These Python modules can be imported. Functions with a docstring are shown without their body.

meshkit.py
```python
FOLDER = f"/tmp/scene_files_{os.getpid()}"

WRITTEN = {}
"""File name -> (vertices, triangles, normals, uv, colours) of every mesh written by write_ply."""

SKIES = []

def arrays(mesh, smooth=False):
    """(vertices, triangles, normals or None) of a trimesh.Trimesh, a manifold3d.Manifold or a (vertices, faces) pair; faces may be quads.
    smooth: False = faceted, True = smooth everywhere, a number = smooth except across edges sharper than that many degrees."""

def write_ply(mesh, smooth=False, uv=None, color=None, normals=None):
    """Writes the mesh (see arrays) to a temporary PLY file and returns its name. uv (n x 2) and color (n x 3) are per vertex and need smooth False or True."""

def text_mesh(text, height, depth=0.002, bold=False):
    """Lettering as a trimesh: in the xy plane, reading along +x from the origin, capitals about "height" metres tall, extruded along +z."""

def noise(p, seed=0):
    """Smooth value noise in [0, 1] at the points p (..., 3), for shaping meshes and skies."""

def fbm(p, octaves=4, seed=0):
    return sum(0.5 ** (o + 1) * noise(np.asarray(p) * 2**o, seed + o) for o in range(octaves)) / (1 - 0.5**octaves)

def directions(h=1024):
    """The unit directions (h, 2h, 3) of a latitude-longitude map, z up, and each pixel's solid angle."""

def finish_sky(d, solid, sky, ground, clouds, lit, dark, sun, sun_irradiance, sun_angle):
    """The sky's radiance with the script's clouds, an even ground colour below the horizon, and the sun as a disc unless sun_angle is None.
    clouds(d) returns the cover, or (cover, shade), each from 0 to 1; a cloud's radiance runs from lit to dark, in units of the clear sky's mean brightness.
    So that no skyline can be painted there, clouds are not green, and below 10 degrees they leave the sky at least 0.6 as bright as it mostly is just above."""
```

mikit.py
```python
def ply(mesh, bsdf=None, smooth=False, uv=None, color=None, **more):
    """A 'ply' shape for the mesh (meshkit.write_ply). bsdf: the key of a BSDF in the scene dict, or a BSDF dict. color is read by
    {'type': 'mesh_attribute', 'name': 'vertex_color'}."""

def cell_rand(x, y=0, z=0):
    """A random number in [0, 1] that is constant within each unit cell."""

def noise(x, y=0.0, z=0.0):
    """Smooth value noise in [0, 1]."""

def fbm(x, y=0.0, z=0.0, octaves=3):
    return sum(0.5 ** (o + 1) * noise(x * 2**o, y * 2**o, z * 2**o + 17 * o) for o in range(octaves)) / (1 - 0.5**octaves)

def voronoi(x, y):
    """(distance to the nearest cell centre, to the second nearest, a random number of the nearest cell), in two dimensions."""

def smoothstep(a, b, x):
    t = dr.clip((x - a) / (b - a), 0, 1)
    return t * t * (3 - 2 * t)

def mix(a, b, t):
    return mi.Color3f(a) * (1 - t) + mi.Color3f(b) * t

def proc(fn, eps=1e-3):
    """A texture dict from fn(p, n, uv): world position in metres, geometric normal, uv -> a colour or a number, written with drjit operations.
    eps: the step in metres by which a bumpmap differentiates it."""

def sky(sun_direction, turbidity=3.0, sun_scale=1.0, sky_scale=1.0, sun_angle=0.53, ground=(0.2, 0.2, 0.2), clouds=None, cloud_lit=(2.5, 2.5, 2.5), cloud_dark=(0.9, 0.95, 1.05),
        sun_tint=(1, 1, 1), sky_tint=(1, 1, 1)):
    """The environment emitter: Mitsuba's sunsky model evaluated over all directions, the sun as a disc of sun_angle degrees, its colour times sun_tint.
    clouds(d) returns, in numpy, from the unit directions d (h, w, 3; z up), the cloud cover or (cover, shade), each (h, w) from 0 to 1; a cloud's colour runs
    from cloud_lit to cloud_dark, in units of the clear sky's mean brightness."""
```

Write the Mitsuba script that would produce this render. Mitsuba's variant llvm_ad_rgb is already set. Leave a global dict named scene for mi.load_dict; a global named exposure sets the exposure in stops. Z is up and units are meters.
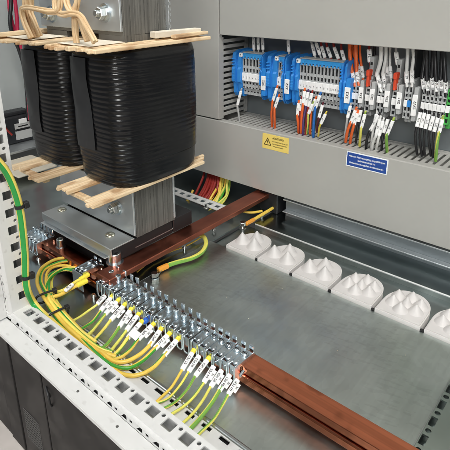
import math, random
import numpy as np, trimesh, manifold3d as m3
import drjit as dr, mitsuba as mi
import mikit, meshkit
from mikit import proc, noise, fbm, smoothstep, mix
from shapely.geometry import Polygon, box as sbox, Point
from shapely.ops import unary_union

rnd = random.Random(7)
T = mi.ScalarTransform4f
scene, labels = {'type': 'scene'}, {}

# ---------------------------------------------------------------- camera, light, exposure
exposure = 0.46
EYE = np.array([0.0, 0.0, 0.4646])
FWD = np.array([-0.6311335566, 0.7045705190, -0.3244238239])
DOWN = np.array([0.2072195334, -0.2498963283, -0.9458392518])
scene['camera'] = {
    'type': 'perspective', 'fov': 49.464, 'fov_axis': 'x', 'near_clip': 0.02, 'far_clip': 30.0,
    'principal_point_offset_x': (208.193 - 225) / 450 * (-1.0), 'principal_point_offset_y': (150.845 - 225) / 450 * (-1.0),
    'to_world': T().look_at(origin=EYE.tolist(), target=(EYE + FWD).tolist(), up=(-DOWN).tolist()),
}
scene['room_light'] = {'type': 'constant', 'radiance': {'type': 'rgb', 'value': [0.10, 0.108, 0.114]}}

# ---------------------------------------------------------------- helpers
def numbered(name):
    if name not in labels and name not in scene and not any(False for _ in ()):
        if name not in USED:
            USED.add(name); return name
    k = 1
    while f'{name}_{k:03d}' in USED: k += 1
    USED.add(f'{name}_{k:03d}')
    return f'{name}_{k:03d}'
USED = set()

def thing(name, label, cat, group=None):
    key = numbered(name)
    labels[key] = {'label': label, 'category': cat}
    if group: labels[key]['group'] = group
    return key

def part(parent, name, mesh, mat, smooth=False, label=None, kind=None):
    key = numbered(parent + '__' + name)
    scene[key] = mesh if isinstance(mesh, dict) else mikit.ply(mesh, mat, smooth)
    if isinstance(mesh, dict): scene[key] = {**mesh, 'bsdf': {'type': 'ref', 'id': mat}}
    if label or kind:
        labels[key] = {}
        if label: labels[key]['label'] = label
        if kind: labels[key]['kind'] = kind
    return key

def solo(name, mesh, mat, label, cat, group=None, smooth=False):
    key = thing(name, label, cat, group)
    scene[key] = {**mesh, 'bsdf': {'type': 'ref', 'id': mat}} if isinstance(mesh, dict) else mikit.ply(mesh, mat, smooth)
    return key

def struct(name, mesh, mat, label=None, kind='structure'):
    key = numbered(name)
    scene[key] = mikit.ply(mesh, mat)
    labels[key] = {'kind': kind}
    if label: labels[key]['label'] = label
    return key

cat = trimesh.util.concatenate
def bx(x0, x1, y0, y1, z0, z1, b=0.0):
    """a box, its edges chamfered by b"""
    if x0 > x1: x0, x1 = x1, x0
    if y0 > y1: y0, y1 = y1, y0
    if z0 > z1: z0, z1 = z1, z0
    c = np.array([(x0 + x1) / 2, (y0 + y1) / 2, (z0 + z1) / 2]); h = np.array([x1 - x0, y1 - y0, z1 - z0]) / 2
    if b <= 0:
        return trimesh.creation.box(extents=2 * h, transform=trimesh.transformations.translation_matrix(c))
    b = min(b, h.min() * 0.8)
    pts = []
    for sx in (-1, 1):
        for sy in (-1, 1):
            for sz in (-1, 1):
                s = np.array([sx, sy, sz])
                for k in range(3):
                    q = h - b; q[k] = h[k]; pts.append(c + s * q)
    return trimesh.convex.convex_hull(np.array(pts))

def frame(d, up=(0, 0, 1)):
    d = np.asarray(d, float); d = d / np.linalg.norm(d)
    u = np.asarray(up, float) - np.dot(up, d) * d
    if np.linalg.norm(u) < 1e-6: u = np.array([1.0, 0, 0]) - d[0] * d
    u /= np.linalg.norm(u)
    return d, np.cross(u, d), u          # along, side, up

def placed(mesh, o, d, up=(0, 0, 1)):
    """mesh modelled with x = along, y = side, z = up"""
    a, s, u = frame(d, up)
    M = np.eye(4); M[:3, 0], M[:3, 1], M[:3, 2], M[:3, 3] = a, s, u, o
    m = mesh.copy(); m.apply_transform(M); return m

def rotz(m, deg, about):
    m = m.copy(); m.apply_transform(trimesh.transformations.rotation_matrix(math.radians(deg), [0, 0, 1], about)); return m

def cyl(a, b, r, n=20, r2=None, ch=0.0):
    a, b = np.asarray(a, float), np.asarray(b, float)
    d, s, u = frame(b - a, (0.3, 0.2, 0.9) if abs((b - a)[2]) < 0.9 * np.linalg.norm(b - a) else (1, 0, 0))
    L = np.linalg.norm(b - a); r2 = r if r2 is None else r2
    prof = [(0, 0), (0, r - ch), (ch, r), (L - ch, r2), (L, r2 - ch), (L, 0)] if ch else [(0, 0), (0, r), (L, r2), (L, 0)]
    return lathe(prof, a, d, s, u, n)

def lathe(prof, o, d, s, u, n=24):
    ang = np.arange(n) * 2 * np.pi / n
    V, F = [], []
    rows = []
    for t, r in prof:
        if r < 1e-9:
            rows.append([len(V)]); V.append(o + d * t)
        else:
            rows.append(list(range(len(V), len(V) + n)))
            V += [o + d * t + r * (math.cos(x) * s + math.sin(x) * u) for x in ang]
    for p, q in zip(rows, rows[1:]):
        for k in range(n):
            k2 = (k + 1) % n
            if len(p) == 1 and len(q) > 1: F.append((p[0], q[k2], q[k]))
            elif len(q) == 1 and len(p) > 1: F.append((p[k], p[k2], q[0]))
            elif len(p) > 1: F += [(p[k], p[k2], q[k2]), (p[k], q[k2], q[k])]
    m = trimesh.Trimesh(np.array(V), np.array(F), process=False)
    if m.volume < 0: m.invert()
    return m

def ring(o, ax, r0, r1, L, n=24):
    d, s, u = frame(ax, (1, 0.1, 0)); o = np.asarray(o, float)
    m = lathe([(0, r0), (0, r1), (L, r1), (L, r0), (0, r0)], o, d, s, u, n)
    return m

def hexhead(o, ax, af, L, n=6):
    return cyl(o, np.asarray(o) + np.asarray(ax, float) / np.linalg.norm(ax) * L, af / 1.732, n, ch=af * 0.06)

def spline(pts, step=0.003):
    p = np.asarray(pts, float)
    if len(p) == 2: return np.linspace(p[0], p[1], 3)
    p = np.vstack([2 * p[0] - p[1], p, 2 * p[-1] - p[-2]])
    out = []
    for i in range(1, len(p) - 2):
        a, b, c, d = p[i - 1:i + 3]
        n = max(3, int(np.linalg.norm(c - b) / step))
        t = np.linspace(0, 1, n, endpoint=False)[:, None]
        out.append(0.5 * (2 * b + (c - a) * t + (2 * a - 5 * b + 4 * c - d) * t**2 + (3 * b - 3 * c + d - a) * t**3))
    return np.vstack(out + [p[-2:-1]])

def tube(pts, r, n=16, phase=0.0, twist=0.0, step=0.003, raw=False, flat=1.0, face=None):
    """a round cable along a smooth curve; u runs once round, v is metres along"""
    c = np.asarray(pts, float) if raw else spline(pts, step)
    t = np.gradient(c, axis=0); t /= np.linalg.norm(t, axis=1, keepdims=True) + 1e-12
    s = np.cross(t[0], [0, 0, 1.0]);
    if np.linalg.norm(s) < 1e-3: s = np.cross(t[0], [1.0, 0, 0])
    s /= np.linalg.norm(s)
    S = [s]
    for k in range(1, len(c)):
        s = S[-1] - np.dot(S[-1], t[k]) * t[k]; S.append(s / np.linalg.norm(s))
    S = np.array(S); U = np.cross(S, t)
    if face is not None:                                          # turn the stripe's middle (phase) towards face
        h = len(c) // 2; a = math.atan2(np.dot(U[h], face), np.dot(S[h], face)); phase = phase - a / (2 * np.pi)
    v = np.concatenate([[0], np.cumsum(np.linalg.norm(np.diff(c, axis=0), axis=1))])
    ang = np.arange(n + 1) * 2 * np.pi / n
    rr = np.broadcast_to(r, (len(c),))
    nrm = np.cos(ang)[None, :, None] * S[:, None] + flat * np.sin(ang)[None, :, None] * U[:, None]
    V = c[:, None] + rr[:, None, None] * nrm
    uv = np.stack(np.broadcast_arrays(ang[None] / (2 * np.pi) + phase + twist * v[:, None], v[:, None]), -1)
    F = []
    m = n + 1
    for i in range(len(c) - 1):
        for j in range(n):
            a, b, d, e = i * m + j, i * m + j + 1, (i + 1) * m + j + 1, (i + 1) * m + j
            F += [(a, b, d), (a, d, e)]
    V, N, uv = V.reshape(-1, 3), nrm.reshape(-1, 3), uv.reshape(-1, 2)
    base = len(V)
    for e, sgn in ((0, -1), (len(c) - 1, 1)):                      # end caps
        idx = list(range(e * m, e * m + n)); k0 = len(V)
        V = np.vstack([V, V[idx], c[e:e + 1]]); N = np.vstack([N, np.tile(sgn * t[e], (n + 1, 1))]); uv = np.vstack([uv, uv[idx], uv[idx[:1]]])
        for j in range(n):
            tri = (k0 + n, k0 + j, k0 + (j + 1) % n); F.append(tri if sgn > 0 else tri[::-1])
    F = np.array(F)
    q = np.cross(V[F[0, 1]] - V[F[0, 0]], V[F[0, 2]] - V[F[0, 0]])
    if np.dot(q, N[F[0, 0]]) < 0: F = F[:, ::-1]
    path = meshkit.write_ply((V, F), False, uv, None, N / np.linalg.norm(N, axis=1, keepdims=True))
    return {'type': 'ply', 'filename': path, 'face_normals': False}

def plain_tube(pts, r, n=8, step=0.003):
    d = tube(pts, r, n, step=step)
    V, F = meshkit.WRITTEN[d['filename']][:2]
    return trimesh.Trimesh(V, F, process=False)

def extr(poly, h):
    """shapely polygon extruded 0..h along z"""
    gs = getattr(poly, 'geoms', [poly])
    return cat([trimesh.creation.extrude_polygon(g, h, engine='earcut') for g in gs])

def plate_xy(poly, z0, z1):
    m = extr(poly, z1 - z0); m.apply_translation([0, 0, z0]); return m
def plate_yz(poly, x0, x1):      # polygon in (y, z)
    m = extr(poly, x1 - x0); v = m.vertices.copy(); m.vertices = np.stack([v[:, 2] + x0, v[:, 0], v[:, 1]], -1); return m
def plate_xz(poly, y0, y1):      # polygon in (x, z)
    m = extr(poly, y1 - y0); v = m.vertices.copy(); m.vertices = np.stack([v[:, 0], y1 - v[:, 2], v[:, 1]], -1); return m

_texts = {}
def text(s, h, depth=0.0002, bold=False):
    if (s, bold) not in _texts:
        m = meshkit.text_mesh(s, 1.0, 1.0, bold)
        _texts[s, bold] = m
    m = _texts[s, bold].copy(); m.apply_scale([h, h, depth]); return m

# ---------------------------------------------------------------- materials
def rgb(*c): return {'type': 'rgb', 'value': list(c if len(c) > 1 else c * 3)}
def principled(col, rough, metal=0.0, spec=0.5, **kw):
    return {'type': 'principled', 'base_color': col if isinstance(col, dict) else rgb(*col), 'roughness': rough, 'metallic': metal, **({} if metal else {'specular': spec}), **kw}
def two(b): return {'type': 'twosided', 'bsdf': b}
def mat(name, b): scene[name] = two(b); return name

def grain(base, amp, f, sx=1, sy=1, sz=1):
    b = np.array(base)
    def fn(p, n, uv):
        t = fbm(p.x * f * sx, p.y * f * sy, p.z * f * sz, 3)
        return mi.Color3f(*map(float, b)) * (1 + amp * 2 * (t - 0.5))
    return proc(fn)
def rough_tex(lo, hi, f, sx=1, sy=1, sz=1):
    def fn(p, n, uv):
        return lo + (hi - lo) * smoothstep(0.3, 0.7, fbm(p.x * f * sx, p.y * f * sy, p.z * f * sz, 3))
    return proc(fn)

def sheet_color(p, n, uv):
    t = fbm(p.x * 22, p.y * 22, p.z * 22, 4); s = fbm(p.x * 260, p.y * 25, p.z * 60, 2); w = fbm(p.x * 5 + 3, p.y * 6, 0.5, 3)
    sc = smoothstep(0.60, 0.66, fbm(p.x * 70 + 20 * p.y, p.y * 240 - 60 * p.x, 1.0, 3)) * smoothstep(0.5, 0.62, fbm(p.x * 9, p.y * 9, 4.0, 2))
    k = (1 - 0.07 * sc) * 0.92 + 0.22 * (t - 0.5) + 0.12 * (s - 0.5) + 0.30 * (w - 0.5)
    _, _, c = mikit.voronoi(p.x * 110, p.y * 75); k = k * (0.965 + 0.07 * c)
    return mi.Color3f(0.63, 0.69, 0.66) * k
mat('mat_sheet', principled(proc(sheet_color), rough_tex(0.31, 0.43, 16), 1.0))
mat('mat_sheet_shaded', principled(grain((0.36, 0.40, 0.40), 0.2, 18), rough_tex(0.20, 0.30, 16), 1.0))  # same sheet steel, with shade put into a darker base colour
mat('mat_sheet_edge', principled((0.55, 0.58, 0.57), 0.3, 1.0))
mat('mat_sheet_green', principled(grain((0.47, 0.54, 0.50), 0.2, 18), rough_tex(0.28, 0.42, 16), 1.0))
mat('mat_rim', principled((0.86, 0.88, 0.87), 0.42, 0.7))
mat('mat_zinc', principled(grain((0.60, 0.67, 0.71), 0.22, 60), rough_tex(0.2, 0.42, 50), 1.0))
mat('mat_galv', principled(grain((0.60, 0.635, 0.65), 0.16, 35), rough_tex(0.34, 0.5, 30), 0.85))
mat('mat_base', principled(grain((0.62, 0.645, 0.64), 0.12, 30, 0.3, 1, 1), rough_tex(0.32, 0.45, 25), 0.9))
mat('mat_bolt', principled(grain((0.66, 0.68, 0.66), 0.15, 90), 0.25, 1.0))
mat('mat_screw_yellow', principled((0.62, 0.60, 0.48), 0.28, 1.0))
mat('mat_dark_hole', principled((0.015,), 0.7)) if False else mat('mat_black', principled((0.012, 0.012, 0.013), 0.5))
def white_paint(p, n, uv):
    t = fbm(p.x * 30, p.y * 30, p.z * 30, 4); d = smoothstep(0.62, 0.8, fbm(p.x * 70, p.y * 160, p.z * 90, 3))
    return mix((0.60, 0.60, 0.585), (0.40, 0.39, 0.37), 0.35 * d) * (0.97 + 0.07 * (t - 0.5))
mat('mat_white', principled(proc(white_paint), 0.42))
mat('mat_plinth', principled(grain((0.021, 0.0195, 0.019), 0.15, 45), rough_tex(0.45, 0.6, 40), spec=0.25))
mat('mat_plinth_light', principled((0.08, 0.077, 0.074), 0.6))
mat('mat_concrete', principled(grain((0.46, 0.42, 0.39), 0.25, 25), 0.8))
mat('mat_duct', principled(grain((0.385, 0.378, 0.352), 0.035, 9), rough_tex(0.28, 0.42, 12)))
mat('mat_panel', principled(grain((0.42, 0.445, 0.435), 0.08, 6), 0.5))
mat('mat_back', principled((0.20, 0.22, 0.23), 0.5, 0.4)) if False else mat('mat_back', principled(grain((0.26, 0.29, 0.305), 0.10, 12), 0.40, 0.6))
def copper_col(p, n, uv):
    t = fbm(p.x * 10, p.y * 260, p.z * 260, 3); s = fbm(p.x * 30, p.y * 30, 1.0, 3); d = smoothstep(0.55, 0.75, fbm(p.x * 45 + 9, p.y * 60, 2.0, 3))
    return mix((0.74, 0.25, 0.135), (0.50, 0.145, 0.08), 0.5 * s) * (0.94 + 0.12 * t) * (1 - 0.3 * d) * (0.76 + 0.16 * smoothstep(0.3, 0.7, fbm(p.x * 3, p.y * 300 + 3, p.z * 300, 3)))
def draw_lines(p, n, uv): return noise(p.x * 6, p.y * 1300, p.z * 1300) + 0.6 * noise(p.x * 3, p.y * 420, p.z * 420)
mat('mat_copper', {'type': 'bumpmap', 'scale': 0.00002, 'map': proc(draw_lines, 1e-4), 'bsdf': principled(proc(copper_col), rough_tex(0.09, 0.20, 40, 0.3, 3, 1), 1.0)})
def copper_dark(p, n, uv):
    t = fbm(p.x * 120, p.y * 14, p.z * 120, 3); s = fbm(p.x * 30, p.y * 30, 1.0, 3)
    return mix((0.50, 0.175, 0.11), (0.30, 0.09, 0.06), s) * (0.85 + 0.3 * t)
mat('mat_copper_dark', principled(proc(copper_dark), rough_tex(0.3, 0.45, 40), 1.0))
mat('mat_grommet', principled(grain((0.57, 0.55, 0.535), 0.06, 40), 0.5))
def coil_col(p, n, uv):
    t = fbm(p.x * 60, p.y * 60, p.z * 40, 3)
    return mi.Color3f(0.0045, 0.0047, 0.0055) * (0.8 + 0.5 * t)
mat('mat_coil', principled(proc(coil_col), rough_tex(0.17, 0.30, 35), spec=0.40))
mat('mat_tape', principled(grain((0.013, 0.0145, 0.0165), 0.3, 60), 0.36, spec=0.45))
def wood_col(p, n, uv):
    g = noise(p.x * 420, p.y * 16, p.z * 420); b = fbm(p.x * 45, p.y * 9, p.z * 30, 3); k = smoothstep(0.58, 0.72, fbm(p.x * 38 + 7, p.y * 22, p.z * 20, 3))
    return mix(mix((0.72, 0.56, 0.36), (0.52, 0.36, 0.20), smoothstep(0.35, 0.8, 0.5 * g + 0.5 * b)), (0.33, 0.17, 0.07), 0.75 * k)
mat('mat_wood', principled(proc(wood_col), 0.62))
def sleeve_lead(p, n, uv):
    t = fbm(uv.x * 9, uv.y * 45, 0.0, 3)
    return mix((0.70, 0.52, 0.31), (0.52, 0.34, 0.17), 0.8 * smoothstep(0.35, 0.75, t))
mat('mat_lead', principled(proc(sleeve_lead), 0.55))
mat('mat_pale', principled(grain((0.66, 0.60, 0.49), 0.10, 30), 0.6))
def lam_col(p, n, uv):
    l = mikit.cell_rand(dr.floor(p.y / 0.0016), 3, 1); s = fbm(p.x * 40, p.y * 300, p.z * 18, 3)
    return mi.Color3f(0.15, 0.147, 0.135) * (0.6 + 0.45 * l + 0.5 * s)
mat('mat_lam', principled(proc(lam_col), 0.5, 0.45))
def yg(split, yel=(0.76, 0.52, 0.085), grn=(0.05, 0.30, 0.035)):
    def fn(p, n, uv):
        f = uv.x - dr.floor(uv.x)
        g = smoothstep(0.0, 0.03, f) * (1 - smoothstep(split - 0.03, split, f))
        return mix(yel, grn, g) * (0.93 + 0.14 * noise(uv.y * 90, uv.x * 3))
    return proc(fn)
mat('mat_yg', principled(yg(0.30), 0.36))
mat('mat_yg_pale', principled(yg(0.34, (0.78, 0.64, 0.12), (0.16, 0.36, 0.05)), 0.36))
mat('mat_yg_lime', principled(yg(0.42, (0.66, 0.62, 0.12), (0.17, 0.36, 0.06)), 0.36))
mat('mat_yg_thick', principled(yg(0.27, (0.80, 0.64, 0.14), (0.02, 0.27, 0.05)), 0.34))
for nm, c in dict(orange=(0.72, 0.125, 0.025), red=(0.27, 0.022, 0.017), black_wire=(0.014, 0.014, 0.016), white_wire=(0.72, 0.72, 0.70), blue_wire=(0.02, 0.14, 0.46), maroon=(0.10, 0.012, 0.02),
                  purple=(0.09, 0.05, 0.16), yellow_wire=(0.75, 0.58, 0.08), grey_wire=(0.45, 0.45, 0.44), crimson=(0.42, 0.02, 0.06), collar_yellow=(0.80, 0.66, 0.06), collar_blue=(0.02, 0.11, 0.50),
                  amber=(0.70, 0.30, 0.04)).items():
    mat('mat_' + nm, principled(c, 0.38))
mat('mat_label', principled(grain((0.82, 0.82, 0.81), 0.05, 80), 0.45))
mat('mat_ink', principled((0.02, 0.02, 0.022), 0.6))
mat('mat_term_blue', principled(grain((0.028, 0.225, 0.62), 0.10, 40), 0.4))
mat('mat_term_blue_light', principled((0.04, 0.30, 0.68), 0.4))
mat('mat_term_grey', principled(grain((0.40, 0.41, 0.41), 0.08, 60), 0.45))
mat('mat_term_dark', principled((0.008, 0.009, 0.011), 0.6))
mat('mat_term_green', principled((0.06, 0.36, 0.07), 0.42))
mat('mat_lever', principled((0.60, 0.06, 0.022), 0.38))
mat('mat_sign_yellow', principled((0.82, 0.62, 0.16), 0.4))
mat('mat_sign_blue', principled((0.02, 0.065, 0.28), 0.4))
mat('mat_sign_white', principled((0.80, 0.82, 0.84), 0.4))
mat('mat_sign_ink', principled((0.10, 0.065, 0.02), 0.5))
mat('mat_device', principled((0.02, 0.021, 0.024), 0.45))
mat('mat_housing', principled((0.75, 0.75, 0.75), 0.5))

# ---------------------------------------------------------------- lamps of the room: two ceiling fixtures in front of the cabinet
def lamp(cx, cy, cz, lx, ly, power, col, label):
    k = thing('ceiling_lamp', label, 'lamp', None)
    part(k, 'housing', bx(cx - lx / 2 - .03, cx + lx / 2 + .03, cy - ly / 2 - .03, cy + ly / 2 + .03, cz + .003, cz + .07, .004), 'mat_housing')
    e = part(k, 'diffuser', trimesh.Trimesh([(cx - lx / 2, cy - ly / 2, cz), (cx - lx / 2, cy + ly / 2, cz), (cx + lx / 2, cy + ly / 2, cz), (cx + lx / 2, cy - ly / 2, cz)], [(0, 1, 2), (0, 2, 3)], process=False), 'mat_housing')
    scene[e]['emitter'] = {'type': 'area', 'radiance': {'type': 'rgb', 'value': [power * c for c in col]}}
lamp(0.80, -0.45, 2.15, 1.5, 0.8, 12.5, (1.0, 0.985, 0.95), 'large white ceiling lamp hanging in front of the open cabinet')
lamp(-1.9, -0.6, 2.15, 0.5, 1.3, 5.0, (0.95, 0.985, 1.0), 'long cool white ceiling lamp to the left of the cabinet')

k = thing('work_lamp', 'added square fill lamp, unseen, in front of the cabinet', 'lamp')
c_, d_ = np.array([0.55, -1.25, 1.15]), np.array([-.52, .80, -.30])  # unseen lamp added for coil highlights and a brighter trunking front
part(k, 'housing', placed(bx(-.06, -.004, -.30, .30, -.30, .30, .005), c_, d_), 'mat_housing')
e = part(k, 'diffuser', placed(trimesh.Trimesh([(0, -.28, -.28), (0, .28, -.28), (0, .28, .28), (0, -.28, .28)], [(0, 1, 2), (0, 2, 3)], process=False), c_, d_), 'mat_housing')
scene[e]['emitter'] = {'type': 'area', 'radiance': {'type': 'rgb', 'value': [15.0, 15.0, 14.7]}}
part(k, 'stand', cyl((c_ - d_ * .05) - [0, 0, .28], [(c_ - d_ * .05)[0], (c_ - d_ * .05)[1], -.19], .02, 12), 'mat_plinth')

# ---------------------------------------------------------------- the setting
FLOOR_Z = -0.192
struct('floor', bx(-6, 4, -4, 5, FLOOR_Z - .05, FLOOR_Z), 'mat_concrete')

# ---------------------------------------------------------------- white frame with punched holes
fr = thing('cabinet', 'open white painted cabinet with rows of square punched holes along its sill and corner post', 'cabinet')
X0, X1 = -0.578, 0.16
def punched(lo, hi, w0, w1, start, off, hole=(0.0125, 0.0105), hc=0.2543, rc=0.2588, rr=0.0024):
    """strip lo..hi long, w0..w1 across, a square hole every 25 mm with a small round one between"""
    p = sbox(lo, w0, hi, w1); cut = []
    k = start
    while k < hi - .01:
        if k > lo + .006:
            cut.append(sbox(k - hole[0] / 2, hc - hole[1] / 2, k + hole[0] / 2, hc + hole[1] / 2).buffer(.0008, quad_segs=2))
        if k + .0125 < hi - .006: cut.append(Point(k + .0125, rc).buffer(rr, quad_segs=5))
        k += .025
    return p.difference(unary_union(cut))
m = plate_xy(punched(X0, X1, .2385, .2655, -.561, 0), .0382, .0400)
part(fr, 'sill_strip', m, 'mat_white')
# step below the strip: rounded nose, small slots every 25 mm, then the wide outer flange
nose = [(.2385, .0400), (.2365, .0394), (.2352, .0378), (.2348, .0362)]
V, F = [], []
prof = nose
for i, (y, z) in enumerate(prof): V += [(X0, y, z), (X1, y, z)]
for i in range(len(prof) - 1): F += [(2 * i, 2 * i + 1, 2 * i + 3), (2 * i, 2 * i + 3, 2 * i + 2)]
part(fr, 'sill_nose', trimesh.Trimesh(V, F, process=False), 'mat_white', True)
p = sbox(X0, .0275, X1, .0362); cut = []
k = -.561
while k < X1 - .01:
    cut += [Polygon([(k - .0055, .0283), (k + .0055, .0283), (k + .0055, .0358), (k + .0020, .0358)]), sbox(k + .0100, .0300, k + .0150, .0345)]
    k += .025
part(fr, 'sill_step', plate_xz(p.difference(unary_union(cut)), .2348, .2360), 'mat_white')
part(fr, 'sill_flange', cat([bx(X0 - .30, X1, .2142, .2347, .0260, .0275, .0004), bx(X0 - .30, X1, .2136, .2156, .0205, .0268, .0008)]), 'mat_white')
part(fr, 'sill_liner', bx(X0, X1, .2375, .2640, .0045, .0060), 'mat_sheet_shaded')          # shade inside the holes put into the liner's darker colour
part(fr, 'sill_inner_wall', bx(X0, X1, .2372, .2384, .0061, .0378), 'mat_black')  # black sheet painting in the dark cavity behind the step slots
part(fr, 'sill_back', bx(X0, X1, .2640, .2655, .0172, .0382), 'mat_white')
# inner flange with slots along the sheet floor
p = sbox(X0, .2655, X1, .3010); cut = []
k = -.561 + .0125
while k < X1 - .01:
    cut += [sbox(k - .0055, .2745, k + .0055, .2785), sbox(k - .0065, .2945, k + .0065, .2995)]
    k += .025
part(fr, 'inner_flange', plate_xy(p.difference(unary_union(cut)), .0085, .0100), 'mat_white')
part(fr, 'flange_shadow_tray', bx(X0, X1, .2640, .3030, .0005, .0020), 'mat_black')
part(fr, 'inner_bead', cyl((X0, .3045, .0075), (X1, .3045, .0075), .0036, 12), 'mat_sheet_edge', 40)
# screw marks on the flange
for x in (-.4045, -.3335): part(fr, 'flange_rivet', cyl((x, .2245, .0275), (x, .2245, .0279), .0016, 10), 'mat_plinth_light')
# corner post
PZ1 = 0.95
pp = punched(.036, PZ1, .2385, .2685, .0593, 0, hole=(.0105, .0110), hc=.2570, rc=.2620)   # here 'along' is z
part(fr, 'post_strip', plate_yz(Polygon([(b, a) for a, b in pp.exterior.coords], [[(b, a) for a, b in r.coords] for r in pp.interiors]), X0 - .0018, X0), 'mat_white')
V, F = [], []
for i, (y, dx) in enumerate([(.2385, 0), (.2365, -.0006), (.2352, -.0022), (.2348, -.0038)]): V += [(X0 + dx, y, .036), (X0 + dx, y, PZ1)]
for i in range(3): F += [(2 * i, 2 * i + 1, 2 * i + 3), (2 * i, 2 * i + 3, 2 * i + 2)]
part(fr, 'post_nose', trimesh.Trimesh(V, F, process=False), 'mat_white', True)
p = sbox(X0 - .0100, .030, X0 - .0038, PZ1); cut = []
k = .0593
while k < PZ1 - .02:
    cut += [Polygon([(X0 - .0092, k - .0045), (X0 - .0092, k + .0045), (X0 - .0043, k + .0045), (X0 - .0043, k + .001)]), sbox(X0 - .0085, k + .0105, X0 - .0055, k + .0145)]
    k += .025
part(fr, 'post_step', plate_xz(p.difference(unary_union(cut)), .2348, .2360), 'mat_white')
part(fr, 'post_flange', bx(X0 - .0115, X0 - .0100, .2126, .2347, .0302, PZ1, .0004), 'mat_white')
part(fr, 'post_liner', bx(X0 - .0300, X0 - .0285, .2370, .2680, .03, PZ1), 'mat_sheet_shaded')
part(fr, 'post_inner_wall', bx(X0 - .0280, X0 - .0020, .2372, .2384, .036, PZ1), 'mat_black')  # black sheet standing for the dark inside the post
part(fr, 'post_back', bx(X0 - .0300, X0 - .0018, .2670, .2685, .03, PZ1), 'mat_white')
part(fr, 'corner_piece', cat([bx(X0 - .012, X0 + .0085, .2340, .2690, .0300, .0388, .003), bx(X0 - .0120, X0 - .0005, .2340, .2480, .036, .0425, .003)]), 'mat_white')

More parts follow.
